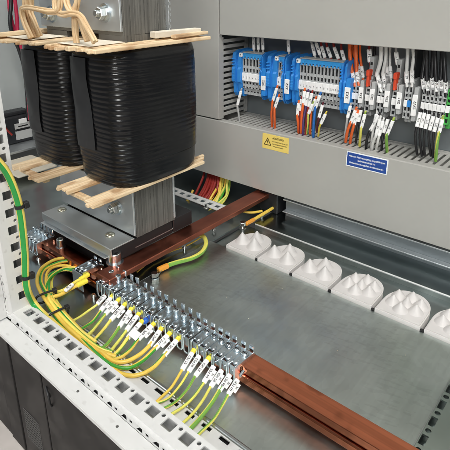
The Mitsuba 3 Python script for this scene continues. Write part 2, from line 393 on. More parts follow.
# ---------------------------------------------------------------- dark plinth below
pl = thing('cabinet_plinth', 'dark grey plinth under the white sill, made of flat panels with a vent', 'plinth')
part(pl, 'panel', bx(-.4838, .30, .2215, .2400, FLOOR_Z + .001, .0222, .0008), 'mat_plinth')
part(pl, 'panel', bx(-.5660, -.4872, .2215, .2400, FLOOR_Z + .001, .0222, .0008), 'mat_plinth')
part(pl, 'panel', bx(-.6080, -.5690, .2200, .2400, FLOOR_Z + .001, .0222, .0008), 'mat_plinth')
part(pl, 'panel', bx(-.9500, -.6110, .2215, .2400, FLOOR_Z + .001, .0222, .0008), 'mat_plinth')
part(pl, 'backing', bx(-.95, .30, .2405, .2450, FLOOR_Z + .001, .0110), 'mat_black')
wires = []
for i in range(9):
    t = i / 8
    wires.append(bx(-.5530 + .040 * t, -.5524 + .040 * t, .2209, .2216, -.150 , -.098 - .002 * t))
for i in range(14):
    z = -.150 + .004 * i
    wires.append(bx(-.5530, -.5124, .2206, .2213, z, z + .0006))
part(pl, 'vent_grid', cat(wires), 'mat_plinth_light')
c = (-.4702, .2210, -.0196)
clip = spline([(c[0] - .004, .2195, c[2] + .012), (c[0] + .005, .218, c[2] + .006), (c[0] + .007, .2175, c[2] - .005), (c[0] + .004, .2195, c[2] - .014)])
part(pl, 'cable_clip', cat([plain_tube([(c[0] - .004, .2205, c[2] + .012), (c[0] + .005, .218, c[2] + .006), (c[0] + .007, .2175, c[2] - .005), (c[0] + .004, .2205, c[2] - .014)], .0016), cyl((c[0], .2218, c[2]), (c[0], .2195, c[2]), .0032, 14)]), 'mat_black')

# ---------------------------------------------------------------- sheet floor of the cabinet
solo('floor_plate', bx(-.5490, -.0990, .3060, .6165, -.0035, .0, .0006), 'mat_sheet', 'large bare steel floor plate in front of the white cable grommets', 'steel plate')
solo('floor_plate', bx(-1.20, -.5500, .2700, .6165, -.0045, -.0012, .0006), 'mat_sheet_shaded', 'darker steel floor plate under the transformer', 'steel plate')
solo('floor_plate', cat([bx(-.5495, .20, .6175, .7260, -.0130, -.0100), bx(-.5495, .20, .6172, .6186, -.012, -.0015)]), 'mat_sheet_shaded', 'sunken steel strip holding the white cable grommets', 'steel plate')
rp = thing('floor_plate', 'rear steel floor plate with a bright folded front edge running under the grey trunking', 'steel plate')
part(rp, 'sheet', bx(-.5300, .20, .7285, .8900, -.0035, -.0002), 'mat_sheet_shaded')
part(rp, 'folded_edge', cyl((-.5250, .7272, -.0004), (.20, .7272, -.0004), .0017, 14), 'mat_rim', 40)
part(rp, 'fold', bx(-.5250, .20, .7262, .7282, -.0100, -.0012), 'mat_sheet')
solo('floor_plate', bx(-1.20, -.5505, .6175, .8900, -.0060, -.0030), 'mat_sheet_shaded', 'shaded steel floor plate behind the transformer', 'steel plate')
fl = []
for i in range(28):
    x, y = rnd.uniform(-.50, -.11), rnd.uniform(.315, .61)
    if .368 < y < .412: continue
    r_ = rnd.uniform(.0002, .0005)
    fl.append(rotz(bx(x - r_ * rnd.uniform(1, 2), x + r_, y - r_ * .6, y + r_ * .6, .0001, .0001 + r_ * .7), rnd.uniform(0, 180), (x, y, 0)))
struct('floor_dust', cat(fl), 'mat_pale', 'pale specks of dust and filings lying on the steel floor plate', 'stuff')
labels['floor_dust']['category'] = 'dust'
# punched side plate on the right
hp = thing('punched_side_plate', 'galvanised side plate with a row of slots and round holes at the right edge', 'steel plate')
p = sbox(-.0975, .2700, .30, .6100); cut = []
y = .3200
while y < .60:
    cut += [sbox(-.0962, y - .0072, -.0902, y + .0072).buffer(0.0004), Point(-.0930, y + .0150).buffer(.0031)]
    for x in (-.066, -.036): cut.append(Point(x, y - .004).buffer(.0034))
    y += .0302
part(hp, 'sheet', plate_xy(p.difference(unary_union(cut)), .0010, .0030), 'mat_sheet_green')
part(hp, 'backing', bx(-.0985, .30, .27, .6100, -.0120, -.0100), 'mat_sheet_shaded')
part(hp, 'edge', bx(-.0990, -.0976, .27, .6120, -.0040, .0034, .0003), 'mat_sheet_edge')

# ---------------------------------------------------------------- white cable grommets
def dshape(w=.066, d=.0755):
    """straight front edge at y=0, sides that round into an arc at the back"""
    pts = [(-w / 2, 0), (w / 2, 0), (w / 2, d * .40)]
    for a in np.linspace(0, 180, 25)[1:-1]:
        x, y = math.cos(math.radians(a)), math.sin(math.radians(a))
        pts.append((w / 2 * np.sign(x) * abs(x)**.85, d * .40 + d * .60 * y**.9))
    pts.append((-w / 2, d * .40))
    return Polygon(pts)
GX = [-.5112 + .0331 + .0716 * i for i in range(7)]
three = [(-.0160, .0280, .0136), (.0135, .0245, .0136), (.0015, .0490, .0130)]
seven = [(.0005, .0370, .0078)] + [(.0195 * math.cos(math.radians(a)), .0370 + .0190 * math.sin(math.radians(a)), .0104) for a in (-95, -30, 25, 85, 145, 205)]
GL = ['first white cable grommet from the left, with three cones', 'second white cable grommet from the left, with three cones', 'third white cable grommet from the left, with three cones',
      'white cable grommet with seven cones next to the three-cone ones', 'white cable grommet with seven cones, fifth in the row', 'white cable grommet cut off by the right edge of the view', 'white cable grommet beyond the right edge of the view']
for i, gx in enumerate(GX[:6]):
    g = thing('cable_grommet', GL[i], 'cable grommet', 'white cable grommets in the floor')
    d = dshape(); lo = plate_xy(d, -.0095, .0052)
    top = d.buffer(-.0016)
    V = [(x, y, .0052) for x, y in list(d.exterior.coords)[:-1]]
    cap = plate_xy(top, .0052, .0068)
    b = cat([lo, cap]); b.apply_translation([gx, .6172, 0])
    part(g, 'base', b, 'mat_grommet')
    for (cx, cy, r) in (three if i < 3 else seven):
        hgt = .0195 if i < 3 else .0138
        prof = [(0, r + .0010), (.0010, r + .0002), (.0028, r * .90)] + [(.0028 + (hgt - .0046) * t, r * .90 * (1 - t) + .0019 * t) for t in (.25, .5, .75, 1)] + [(hgt - .0006, .0013), (hgt, 0)]
        o = np.array([gx + cx + rnd.uniform(-.0005, .0005), .6172 + cy, .0066])
        part(g, 'cone', lathe([(0, 0)] + prof, o, np.array([rnd.uniform(-.02, .02), rnd.uniform(-.02, .02), 1.]), np.array([1., 0, 0]), np.array([0, 1., 0]), 24), 'mat_grommet', 50)
    if i < 5: part(g, 'joint_clip', bx(gx + .0335, gx + .0380, .6165, .6205, -.004, .0022), 'mat_black')

# ---------------------------------------------------------------- trunking at the back
YF = .785                                    # front face of the trunking
ZT, ZB = .1795, .0470
def trunk(name, label): return thing(name, label, 'cable trunking')
t = trunk('cable_trunking', 'long horizontal grey cable trunking below the terminals, bearing two signs')
part(t, 'cover', cat([bx(-.98, .35, YF, YF + .0025, ZB, ZT, .0009), bx(-.98, .35, YF + .0010, YF + .0155, ZT - .0012, ZT + .0008, .0006)]), 'mat_duct')
part(t, 'back_rail', bx(-.98, .35, .8745, .8850, ZT - .004, ZT - .0006, .0005), 'mat_duct')
part(t, 'front_rail', bx(-.98, .35, .8008, .8048, ZT - .004, ZT - .0004, .0004), 'mat_duct')
part(t, 'base', bx(-.98, .35, .8850, .8875, ZB, ZT, .0005), 'mat_duct')
part(t, 'bottom', bx(-.98, .35, YF + .0026, .8849, ZB, ZB + .002), 'mat_duct')
pitch = .0119
n = 0
x = -.664
while x < .0:
    part(t, 'finger', bx(x, x + .0070, .8049, .8744, ZT - .0030, ZT - .0008, .0004), 'mat_duct'); x += pitch; n += 1
t2 = trunk('cable_trunking', 'upright grey cable trunking left of the blue terminals with slots in its side')
part(t2, 'cover', cat([bx(-1.05, -.6705, YF - .001, YF + .0015, ZT + .0035, 1.20, .0009), bx(-.6760, -.6700, YF - .001, YF + .0115, ZT + .0035, 1.20, .0008)]), 'mat_duct')
part(t2, 'side_front_rail', bx(-.6730, -.6706, YF + .0016, .8010, ZT + .003, .3575), 'mat_duct')
part(t2, 'side_back_rail', bx(-.6730, -.6706, .8755, .8875, ZT + .003, .3575), 'mat_duct')
z = ZT + .008
while z < .354:
    part(t2, 'finger', bx(-.6730, -.6708, .8011, .8754, z, z + .0072, .0004), 'mat_duct'); z += .01215
t3 = trunk('cable_trunking', 'wide grey trunking cover above the row of terminals')
part(t3, 'cover', bx(-.6675, .35, YF, YF + .0025, .3640, 1.20, .0009), 'mat_duct')
part(t3, 'underside', bx(-.99, .35, YF + .0026, .8870, .3640, .3660), 'mat_duct')
solo('mounting_plate', bx(-1.42, .45, .8890, .8920, -.004, 1.79), 'mat_back', 'galvanised mounting plate behind the terminals', 'mounting plate')

solo('cabinet_roof', bx(-1.45, .45, .20, .92, 1.80, 1.815), 'mat_white', 'white roof of the cabinet above the trunking', 'cabinet roof')

# signs on the trunking
s = thing('warning_sign', 'yellow warning sticker with a triangle on the grey trunking', 'sign')
sx0, sx1, sz0, sz1 = -.5530, -.4900, .1435, .1755
part(s, 'plate', bx(sx0, sx1, YF - .0008, YF - .0001, sz0, sz1, .0002), 'mat_sign_yellow')
def on_face(m, x, z, y):
    v = m.vertices.copy(); m = m.copy(); m.vertices = np.stack([x + v[:, 0], y - v[:, 2], z + v[:, 1]], -1); return m
tri = Polygon([(0, 0), (.0190, 0), (.0095, .0165)]); tri = tri.difference(tri.buffer(-.0016, join_style=2))
bolt_ = Polygon([(.0102, .0118), (.0072, .0066), (.0092, .0070), (.0084, .0026), (.0118, .0080), (.0098, .0076)])
part(s, 'triangle', on_face(extr(unary_union([tri, bolt_]), .0002), sx0 + .0035, sz0 + .0080, YF - .0009), 'mat_sign_ink')
lines = [('ACHTUNG!', .0037, .0245, .0242, True), ('Fremdspannung auch', .0027, .0230, .0180, False), ('bei abgeschaltetem', .0027, .0250, .0130, False), ('Hauptschalter', .0027, .0265, .0080, False)]
part(s, 'print', cat([on_face(text(a, h, bold=b), sx0 + x, sz0 + z - .001, YF - .0009) for a, h, x, z, b in lines]), 'mat_sign_ink')
s = thing('info_sign', 'blue sticker with white border and white lettering on the grey trunking', 'sign')
sx0, sx1, sz0, sz1 = -.3680, -.2915, .1490, .1772
part(s, 'border', bx(sx0, sx1, YF - .0008, YF - .0001, sz0, sz1, .0002), 'mat_sign_white')
part(s, 'plate', bx(sx0 + .0020, sx1 - .0020, YF - .0012, YF - .0007, sz0 + .0020, sz1 - .0020), 'mat_sign_blue')
lines = [('Alle am Netzausgang zugehörigen', .0030, .0190), ('Betriebsmittel im', .0030, .0128), ('Unterbrechungsfall kontrollieren', .0030, .0066)]
ms = []
for a, h, z in lines:
    m = text(a, h, bold=True); w = m.bounds[1][0]; k = min(1, .069 / w); m.apply_scale([k, 1, 1])
    ms.append(on_face(m, (sx0 + sx1) / 2 - w * k / 2, sz0 + z, YF - .0013))
part(s, 'print', cat(ms), 'mat_sign_white')

# galvanised rail under the trunking
r = thing('mounting_rail', 'galvanised profile rail lying under the grey trunking', 'rail')
part(r, 'lower_lip', bx(-.500, .30, .7865, .8000, .0125, .0150, .0006), 'mat_galv')
part(r, 'web', bx(-.500, .30, .8000, .8020, .0000, .0415), 'mat_back')
part(r, 'upper_lip', bx(-.500, .30, .7875, .8000, .0390, .0418, .0006), 'mat_galv')
part(r, 'foot', bx(-.480, -.455, .8020, .8300, .0000, .0060), 'mat_galv')

# ---------------------------------------------------------------- copper bars
bar = thing('copper_busbar', 'bright double copper busbar running along the front under the clamps', 'busbar')
def rounded_bar(y0, y1, z0, z1, r): return plate_yz(sbox(y0 + r, z0 + r, y1 - r, z1 - r).buffer(r, quad_segs=5), -.775, .12)
part(bar, 'upper_bar', rounded_bar(.3755, .4020, .0200, .0300, .0008), 'mat_copper', 35)
part(bar, 'lower_bar', rounded_bar(.3722, .4090, .0075, .0192, .0026), 'mat_copper', 35)
part(bar, 'support', bx(-.70, -.675, .3650, .4100, -.001, .0068), 'mat_black')
part(bar, 'support', bx(.02, .045, .3650, .4100, .0001, .0068), 'mat_black')
def socket_bolt(parent, o, r, h, material='mat_bolt', washer=None):
    o = np.array(o)
    if washer: part(parent, 'washer', ring(o, (0, 0, 1), .0005, washer, .0016), 'mat_zinc', 40); o = o + [0, 0, .0016]
    d, s_, u_ = np.array([0, 0, 1.]), np.array([1., 0, 0]), np.array([0, 1., 0])
    prof = [(0, 0), (0, r), (h - .0008, r), (h, r - .0008), (h, r * .55), (h * .45, r * .52), (h * .45, 0)]
    part(parent, 'bolt', lathe(prof, o, d, s_, u_, 28), material, 35)
socket_bolt(bar, (-.6990, .3900, .0300), .0068, .0145, washer=.0088)
bar2 = thing('copper_busbar', 'dark copper busbar running back under the grey trunking', 'busbar')
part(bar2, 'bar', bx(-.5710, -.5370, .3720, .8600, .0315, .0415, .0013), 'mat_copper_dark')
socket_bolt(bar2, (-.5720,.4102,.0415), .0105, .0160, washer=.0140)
part(bar2, 'insulator', bx(-.5620, -.5150, .7900, .8300, .0000, .0460, .002), 'mat_black')  # black box drawn for the shadow under the trunking

# ---------------------------------------------------------------- earth clamps
def clamp(x, tall, label, y0=.402, zb=.0300, group='steel wire clamps on the copper busbar', bare=True):
    k = thing('earth_clamp', label, 'clamp', group)
    w = .0069 if tall else .0057
    dx, tilt = rnd.uniform(-.0006, .0006), rnd.uniform(-4, 4)
    up = .0040 if tall else 0
    def put(m): return rotz(m, tilt, (x, y0 - .018, 0))
    x += dx
    side = Polygon([(y0 - .0385, zb - .0180), (y0 - .0385, zb + .0040), (y0 - .0020, zb + .0040), (y0 + .0022, zb + .0005), (y0 + .0022, zb - .0200), (y0 + .0005, zb - .0200), (y0 + .0005, zb - .0005), (y0 - .0290, zb - .0005), (y0 - .0300, zb - .0180)])
    sides = [put(plate_yz(side, x + s_ * w - .0006, x + s_ * w + .0006)) for s_ in (-1, 1)]
    part(k, 'bracket', cat(sides + [put(bx(x - w + .0006, x + w - .0006, y0 - .0300, y0 - .0035, zb + .0016, zb + .0030, .0003))]), 'mat_zinc')
    part(k, 'tab', put(cat([bx(x - .0030, x + .0030, y0 - .0010, y0 + .0008, zb - .001, zb + .0085 + up, .0004), bx(x - .0036, x + .0036, y0 - .0018, y0 + .0014, zb + .0050 + up, zb + .0105 + up, .0009)])), 'mat_zinc')
    d, s_, u_ = np.array([rnd.uniform(-.05, .05), rnd.uniform(-.05, .05), 1.]), np.array([1., 0, 0]), np.array([0, 1., 0])
    o = np.array([x, y0 - .0130, zb + .0030])
    if tall:
        part(k, 'screw', put(lathe([(0, 0), (0, .0050), (.0014, .0050), (.0016, .0030), (.0062, .0030), (.0064, .0047), (.0084, .0046), (.0094, .0032), (.0095, 0)], o, d, s_, u_, 18)), 'mat_zinc', 35)
    else:
        part(k, 'screw', put(lathe([(0, 0), (0, .0048), (.0016, .0047), (.0032, .0034), (.0038, .0012), (.0038, 0)], o, d, s_, u_, 18)), 'mat_zinc', 35)
    part(k, 'screw_slot', put(bx(x - .0034, x + .0034, o[1] - .0005, o[1] + .0005, o[2] + (.0090 if tall else .0031), o[2] + (.0098 if tall else .0041))), 'mat_black')
    # clamping screw and pressure piece over the wire at the front
    o2 = np.array([x, y0 - .0290, zb + .0010])
    part(k, 'clamping_screw', put(lathe([(-.0100, 0), (-.0100, .0028), (0, .0028), (.0002, .0044), (.0026, .0043), (.0040, .0030), (.0041, 0)], o2, d, s_, u_, 16)), 'mat_zinc', 35)
    yl = y0 - .0372
    leg = [(x - .0044, yl + .006, zb + .0034), (x - .0046, yl, zb + .0010), (x - .0046, yl - .0008, zb - .0150), (x - .0028, yl - .0008, zb - .0200), (x + .0028, yl - .0008, zb - .0200), (x + .0046, yl - .0008, zb - .0150), (x + .0046, yl, zb + .0010), (x + .0044, yl + .006, zb + .0034)]
    part(k, 'loop', put(plain_tube(leg, .0013, 6, .004)), 'mat_zinc', True)
    part(k, 'pressure_plate', put(bx(x - .0036, x + .0036, yl + .0006, yl + .0026, zb - .0110, zb + .0020, .0006)), 'mat_zinc')
    return k
CX = [-.5545, -.5378, -.5216, -.5063, -.4898, -.4731, -.4569, -.4429, -.4264, -.4111, -.3957, -.3807, -.3680, -.3552, -.3424, -.3296, -.3173, -.3052, -.2931]
order = ['first', 'second', 'third', 'fourth', 'fifth', 'sixth', 'seventh', 'eighth', 'ninth', 'tenth', 'eleventh', 'twelfth', 'thirteenth', 'fourteenth', 'fifteenth', 'sixteenth', 'seventeenth', 'eighteenth', 'last']
for i, x in enumerate(CX):
    clamp(x, i < 12, f'{order[i]} zinc clamp in the long row on the copper busbar, counted from the left')
for i, x in enumerate((-.7820, -.7690, -.7560, -.7430)):
    clamp(x, True, ['leftmost of the four zinc clamps at the far left end of the busbar', 'second of the four zinc clamps at the far left end of the busbar', 'third of the four zinc clamps at the far left end of the busbar', 'rightmost of the four zinc clamps at the far left end of the busbar'][i], group='zinc clamps at the left end of the busbar')
for i, x in enumerate((-.6130, -.6010)):
    clamp(x, False, ['left one of the two flat clamps beside the big socket bolt', 'right one of the two flat clamps beside the big socket bolt'][i], group='flat clamps beside the socket bolt')

solo('clamp_bracket', bx(-.6200, -.5935, .3600, .3618, .0010, .0330, .0005), 'mat_back', 'upright grey metal bracket under the two flat clamps', 'bracket')

# ---------------------------------------------------------------- transformer on its base
tr = thing('transformer', 'large transformer with two black taped coils, laminated core and wooden spacers', 'transformer')
CY, XE, XW = .4950, -.5655, -.7700                # middle of the core, its right and left ends
# laminated core
def lams(x0, x1, z0, z1):
    ms, y = [], CY - .0415
    while y < CY + .0415:
        j = rnd.uniform(-.0005, .0004)
        ms.append(bx(x0 - j, x1 + j, y, y + .0066, z0 + j, z1 + j)); y += .0068
    return cat(ms)
part(tr, 'lower_yoke', lams(XW, XE, .0695, .1530), 'mat_lam')
part(tr, 'upper_yoke', lams(XW, XE, .3950, .5600), 'mat_lam')
for x0, x1 in ((XW, XW + .060), (XE - .060, XE)): part(tr, 'limb', lams(x0, x1, .1532, .3948), 'mat_lam')
# clamp plates front and back
yp = CY - .0420
cp = part(tr, 'lower_clamp_plate', bx(XW - .008, XE - .0005, yp - .0040, yp, .0735, .1560, .0007), 'mat_galv')
cp2 = part(tr, 'upper_clamp_plate', bx(XW - .008, XE - .0005, yp - .0040, yp, .4000, .5600, .0007), 'mat_galv')
bp_ = part(tr, 'rear_clamp_plate', bx(XW - .008, XE + .0015, CY + .0428, CY + .0468, .0735, .1560, .0007), 'mat_galv')
rp_ = part(tr, 'rear_upper_plate', cat([bx(XE - .010, XE + .0060, CY + .0428, CY + .0450, .3850, .5600, .0005)] + [bx(XE + .0060, XE + .0085, CY + .0428, CY + .0450, .392 + .0085 * i, .3965 + .0085 * i) for i in range(19)]), 'mat_galv')
def through_bolt(host, x, z, r=.0088):
    y = yp - .0040
    part(host, 'washer', ring((x, y, z), (0, -1, 0), .001, r * 1.55, .0018), 'mat_zinc', 40)
    part(host, 'spring_washer', ring((x, y - .0019, z), (0, -1, 0), .001, r * 1.2, .0026), 'mat_bolt', 40)
    part(host, 'nut', hexhead((x, y - .0046, z), (0, -1, 0.0), r * 1.85, .0080), 'mat_bolt')
    part(host, 'stud', cyl((x, y - .0126, z), (x, y - .0180, z), r * .55, 16, ch=.0008), 'mat_bolt', 40)
q = (-.6077,.4490,.1139); through_bolt(cp, q[0], q[2])
q = (-.5995,.4490,.4257); through_bolt(cp2, q[0], q[2])
q = (-.7413,.4490,.4201); through_bolt(cp2, q[0], q[2])
# base channel: top sheet with a bright folded lip in front, dark open end
ba = part(tr, 'base_channel', cat([bx(-.7710, -.5665, .4005, yp - .0042, .0680, .0705, .0006), bx(-.7710, -.5665, .4000, .4025, .0560, .0700, .0007)]), 'mat_base')
part(tr, 'base_lip', cat([bx(-.7710, -.5790, .3960, .4060, .0500, .0520, .0005), bx(-.7710, -.5790, .4030, .4050, .0520, .0560)]), 'mat_galv')
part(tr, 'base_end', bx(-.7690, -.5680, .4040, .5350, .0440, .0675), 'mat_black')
part(tr, 'foot', bx(-.7600, -.5800, .4130, .4700, -.0010, .0439, .001), 'mat_black')
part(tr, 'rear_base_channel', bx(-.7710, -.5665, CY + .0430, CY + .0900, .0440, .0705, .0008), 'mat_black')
part(tr, 'base_tie', bx(-.6100, -.5680, yp - .003, CY + .0430, .0500, .0530, .0006), 'mat_base')
for (u, c_) in (((-.7509,.4303,.0705), 0), ((-.6059,.4290,.0705), 1)):
    o = np.array(u)
    part(ba, 'carriage_bolt', lathe([(0, 0), (0, .0085), (.0012, .0083), (.0030, .0066), (.0040, .0030), (.0041, 0)], o, np.array([0, 0, 1.]), np.array([1., 0, 0]), np.array([0, 1., 0]), 24), 'mat_screw_yellow', 40)

# coils: rounded square windings wrapped in ridged black tape
def coil(cx, cy, hx, hy, z0, z1, seed):
    n, rows = 112, 230
    ang = np.arange(n) * 2 * np.pi / n
    ex = 3.6
    base = np.stack([np.sign(np.cos(ang)) * np.abs(np.cos(ang))**(2 / ex), np.sign(np.sin(ang)) * np.abs(np.sin(ang))**(2 / ex)], -1)
    V = []
    zs = np.linspace(z0, z1, rows)
    tw = 0.0074
    for z in zs:
        t = (z - z0) / (z1 - z0)
        bulge = .0022 * math.sin(math.pi * t) - .0035 * max(0, (t - .90) / .10)**2 - .0030 * max(0, (.05 - t) / .05)**2
        q = np.stack([ang / 1.0, np.full(n, z * 40), np.full(n, seed * 3.1)], -1)
        sk = meshkit.noise(np.stack([np.cos(ang) * 1.3 + seed, np.sin(ang) * 1.3, np.full(n, z * 18)], -1), seed)
        ph = (z + .0035 * (sk - .5) + tw * ang / (2 * np.pi)) / tw
        saw = ph - np.floor(ph)
        ridge = (.00026 + .0011 * np.exp(-((np.angle(np.exp(1j * (ang - math.radians(-62)))) / .62)**2))) * (np.abs(np.sin(np.pi * ph)) - .6) * (.45 + .55 * meshkit.noise(np.stack([np.cos(ang) * 1.5, np.sin(ang) * 1.5, np.full(n, z * 30)], -1), seed + 9))
        step = .0016 if t < .17 + .012 * math.sin(seed) else 0
        lump = .0020 * (meshkit.fbm(np.stack([np.cos(ang) * 2.2, np.sin(ang) * 2.2, np.full(n, z * 26)], -1), 3, seed + 5) - .5)
        s_ = bulge + ridge + lump - step
        V.append(np.stack([cx + base[:, 0] * (hx + s_), cy + base[:, 1] * (hy + s_), np.full(n, z)], -1))
    V = np.vstack(V); F = []
    for i in range(rows - 1):
        for j in range(n):
            a, b = i * n + j, i * n + (j + 1) % n
            F += [(a, b, b + n), (a, b + n, a + n)]
    V = np.vstack([V, [[cx, cy, z0], [cx, cy, z1]]])
    for j in range(n):
        F += [(len(V) - 2, (j + 1) % n, j), (len(V) - 1, (rows - 1) * n + j, (rows - 1) * n + (j + 1) % n)]
    return trimesh.Trimesh(V, np.array(F), process=False), base, ang
def tape_flap(cx, cy, hx, hy, z0, z1, x0, x1):
    """the flat loose end of the tape, lying up the front left corner"""
    V, F = [], []
    ex, m, k = 3.6, 10, 60
    for i in range(k):
        t = i / (k - 1); z = z0 + (z1 - z0) * t
        e = .012 * math.sin(t * 5 + cx * 20)
        for j in range(m):
            ss = x0 + (x1 - x0 + e) * j / (m - 1)
            a = math.pi * 1.25 + ss
            c_, s_ = math.cos(a), math.sin(a)
            bxx, byy = math.copysign(abs(c_)**(2 / ex), c_), math.copysign(abs(s_)**(2 / ex), s_)
            off = .0046 + .0004 * math.sin(11 * t + .6 * j) - .0008 * (abs(j - 4.5) / 4.5)**4
            V.append((cx + bxx * (hx + off), cy + byy * (hy + off), z))
    for i in range(k - 1):
        for j in range(m - 1):
            a = i * m + j; F += [(a, a + 1, a + m + 1), (a, a + m + 1, a + m)]
    return trimesh.Trimesh(np.array(V), np.array(F), process=False)
C1, C2 = (-.5990, .4985), (-.7440, .4985)
HX, HY = .0690, .0900
for i, (cx, cy) in enumerate((C1, C2)):
    m, _, _ = coil(cx, cy, HX, HY, .1730, .3790, 3 + i)
    w = part(tr, 'coil', m, 'mat_coil', 55, label=['black taped coil at the front right', 'black taped coil behind on the left'][i])
    part(w, 'tape_end', tape_flap(cx, cy, HX, HY, .228, .366, .42, .80), 'mat_tape', True)

# wooden spacer strips above and below the coils
def strip(x0, x1, y0, y1, z0, z1, yaw=0.0, tiltz=0.0):
    m = bx(x0, x1, y0, y1, z0, z1, .0010)
    c_ = ((x0 + x1) / 2, (y0 + y1) / 2, z0)
    m = rotz(m, yaw, c_)
    m.apply_transform(trimesh.transformations.rotation_matrix(math.radians(tiltz), [1, 0, 0], c_)); return m
for ci, (cx, cy) in enumerate((C1, C2)):
    # lower: a group of strips at each side with a gap between
    L = cx - .0400; zt = .1725
    for j, (dx, w_) in enumerate(((0, .0062), (.0072, .0055), (.0135, .0070), (.0215, .0052), (.0280, .0066))):
        part(tr, 'lower_spacer', strip(L + dx, L + dx + w_, .359 + rnd.uniform(-.006, .006), .612 + rnd.uniform(-.01, .01), zt - .0056, zt - rnd.uniform(0, .0014), rnd.uniform(-1.0, 1.0)), 'mat_wood')
    for j, (dx, w_) in enumerate(((.0740, .0064), (.0812, .0058), (.0880, .0070), (.0962, .0066))):
        part(tr, 'lower_spacer', strip(L + dx, L + dx + w_, .356 + rnd.uniform(-.005, .007), .604 + rnd.uniform(-.018, .012), zt - .0058, zt - rnd.uniform(0, .0014), rnd.uniform(-.9, .9)), 'mat_wood')
    part(tr, 'lower_cross_spacer', bx(L + .012, L + .0900, .3720, .3830, zt - .0150, zt - .0080, .0012), 'mat_wood')
    # upper: a closed layer of strips with a few loose ones on top
    L = cx - .0500; x = L
    while x < cx + .0660:
        w_ = rnd.uniform(.0058, .0110)
        part(tr, 'upper_spacer', strip(x, x + w_ - .0006, .373 + rnd.uniform(-.010, .010), .600 + rnd.uniform(-.030, .006), .3800, .3848 + rnd.uniform(-.0008, .0016), rnd.uniform(-1.2, 1.2)), 'mat_wood'); x += w_
    part(tr, 'upper_sheet', rotz(bx(cx - .030, cx + .045, .384, .4460, .3868, .3876, .0003), rnd.uniform(-3, 3), (cx, .41, 0)), 'mat_pale')
part(tr, 'upper_spacer', strip(C1[0] + .040, C1[0] + .0555, .500, .590, .3880, .3975, -6), 'mat_pale')
part(tr, 'upper_spacer', strip(C1[0] + .058, C1[0] + .0680, .520, .600, .3875, .3925, 4), 'mat_wood')
part(tr, 'upper_spacer', strip(C2[0] - .0600, C2[0] - .0480, .300, .480, .3840, .3925, 12), 'mat_wood')
part(tr, 'upper_spacer', strip(C2[0] - .0450, C2[0] - .0330, .352, .500, .3875, .3940, 5), 'mat_wood')

# beige sleeved winding leads
def lead(pts, r, label, ph=0.0):
    """a lead of three thin sleeved strands lying side by side, loosely turned round each other"""
    k = thing('winding_lead', label, 'cable', 'beige sleeved leads above the coils')
    c = spline(pts, .004); n_ = len(c)
    t = np.gradient(c, axis=0); t /= np.linalg.norm(t, axis=1, keepdims=True)
    s_ = np.cross(t, (.72, -.62, .3)); s_ /= np.linalg.norm(s_, axis=1, keepdims=True) + 1e-9; u_ = np.cross(s_, t)
    for j in range(3):
        a = ph * 6 + j * 2.094 + np.linspace(0, 2.2, n_) + .25 * np.sin(np.linspace(0, 7, n_) + j)
        q = c + (np.cos(a)[:, None] * s_ + np.sin(a)[:, None] * u_) * r * .58
        part(k, 'strand', tube(q, r * .54 * (1 + .10 * np.sin(np.linspace(0, 19, n_) + j * 2)), 10, raw=True), 'mat_lead')
lead([(-.7017,.3850,.3895), (-.7105,.3830,.4098), (-.7125,.3820,.4287), (-.6978,.3810,.4334), (-.6594,.3810,.4315), (-.6268,.3800,.4296), (-.6112,.3800,.4327), (-.6038,.3800,.4458), (-.5952,.3800,.4771)], .0042, 'beige sleeved lead bent across the left coil and up')
lead([(-.7054,.3920,.3887), (-.7177,.3910,.4149), (-.7142,.3900,.4441), (-.7051,.3900,.4792)], .0042, 'beige sleeved lead rising straight at the far left', .3)
lead([(-.6977,.3980,.3916), (-.7067,.3960,.4121), (-.7138,.3950,.4353), (-.7055,.3950,.4793)], .0042, 'second beige sleeved lead rising at the far left', .6)
lead([(-.7176,.4040,.3885), (-.7272,.4020,.4079), (-.7212,.4020,.4320), (-.7054,.4020,.4723)], .0040, 'thin beige lead behind the two rising ones', .1)
lead([(-.6183,.3840,.4776), (-.6225,.3840,.4454), (-.6211,.3830,.4323), (-.6041,.3810,.4276), (-.5786,.3800,.4290), (-.5594,.3790,.4265), (-.5467,.3780,.4146), (-.5302,.3780,.3954)], .0042, 'beige sleeved lead bent across between the coils', .2)
lead([(-.5568,.3860,.3943), (-.5655,.3860,.4106), (-.5723,.3860,.4244), (-.5919,.3860,.4316), (-.5988,.3860,.4456), (-.5952,.3860,.4772)], .0042, 'beige sleeved lead leaning down to the right coil', .5)
lead([(-.5888,.3900,.3892), (-.5893,.3900,.4065), (-.5864,.3900,.4302), (-.5791,.3900,.4457), (-.5716,.3900,.4767)], .0045, 'thick beige sleeved lead rising above the right coil', .8)

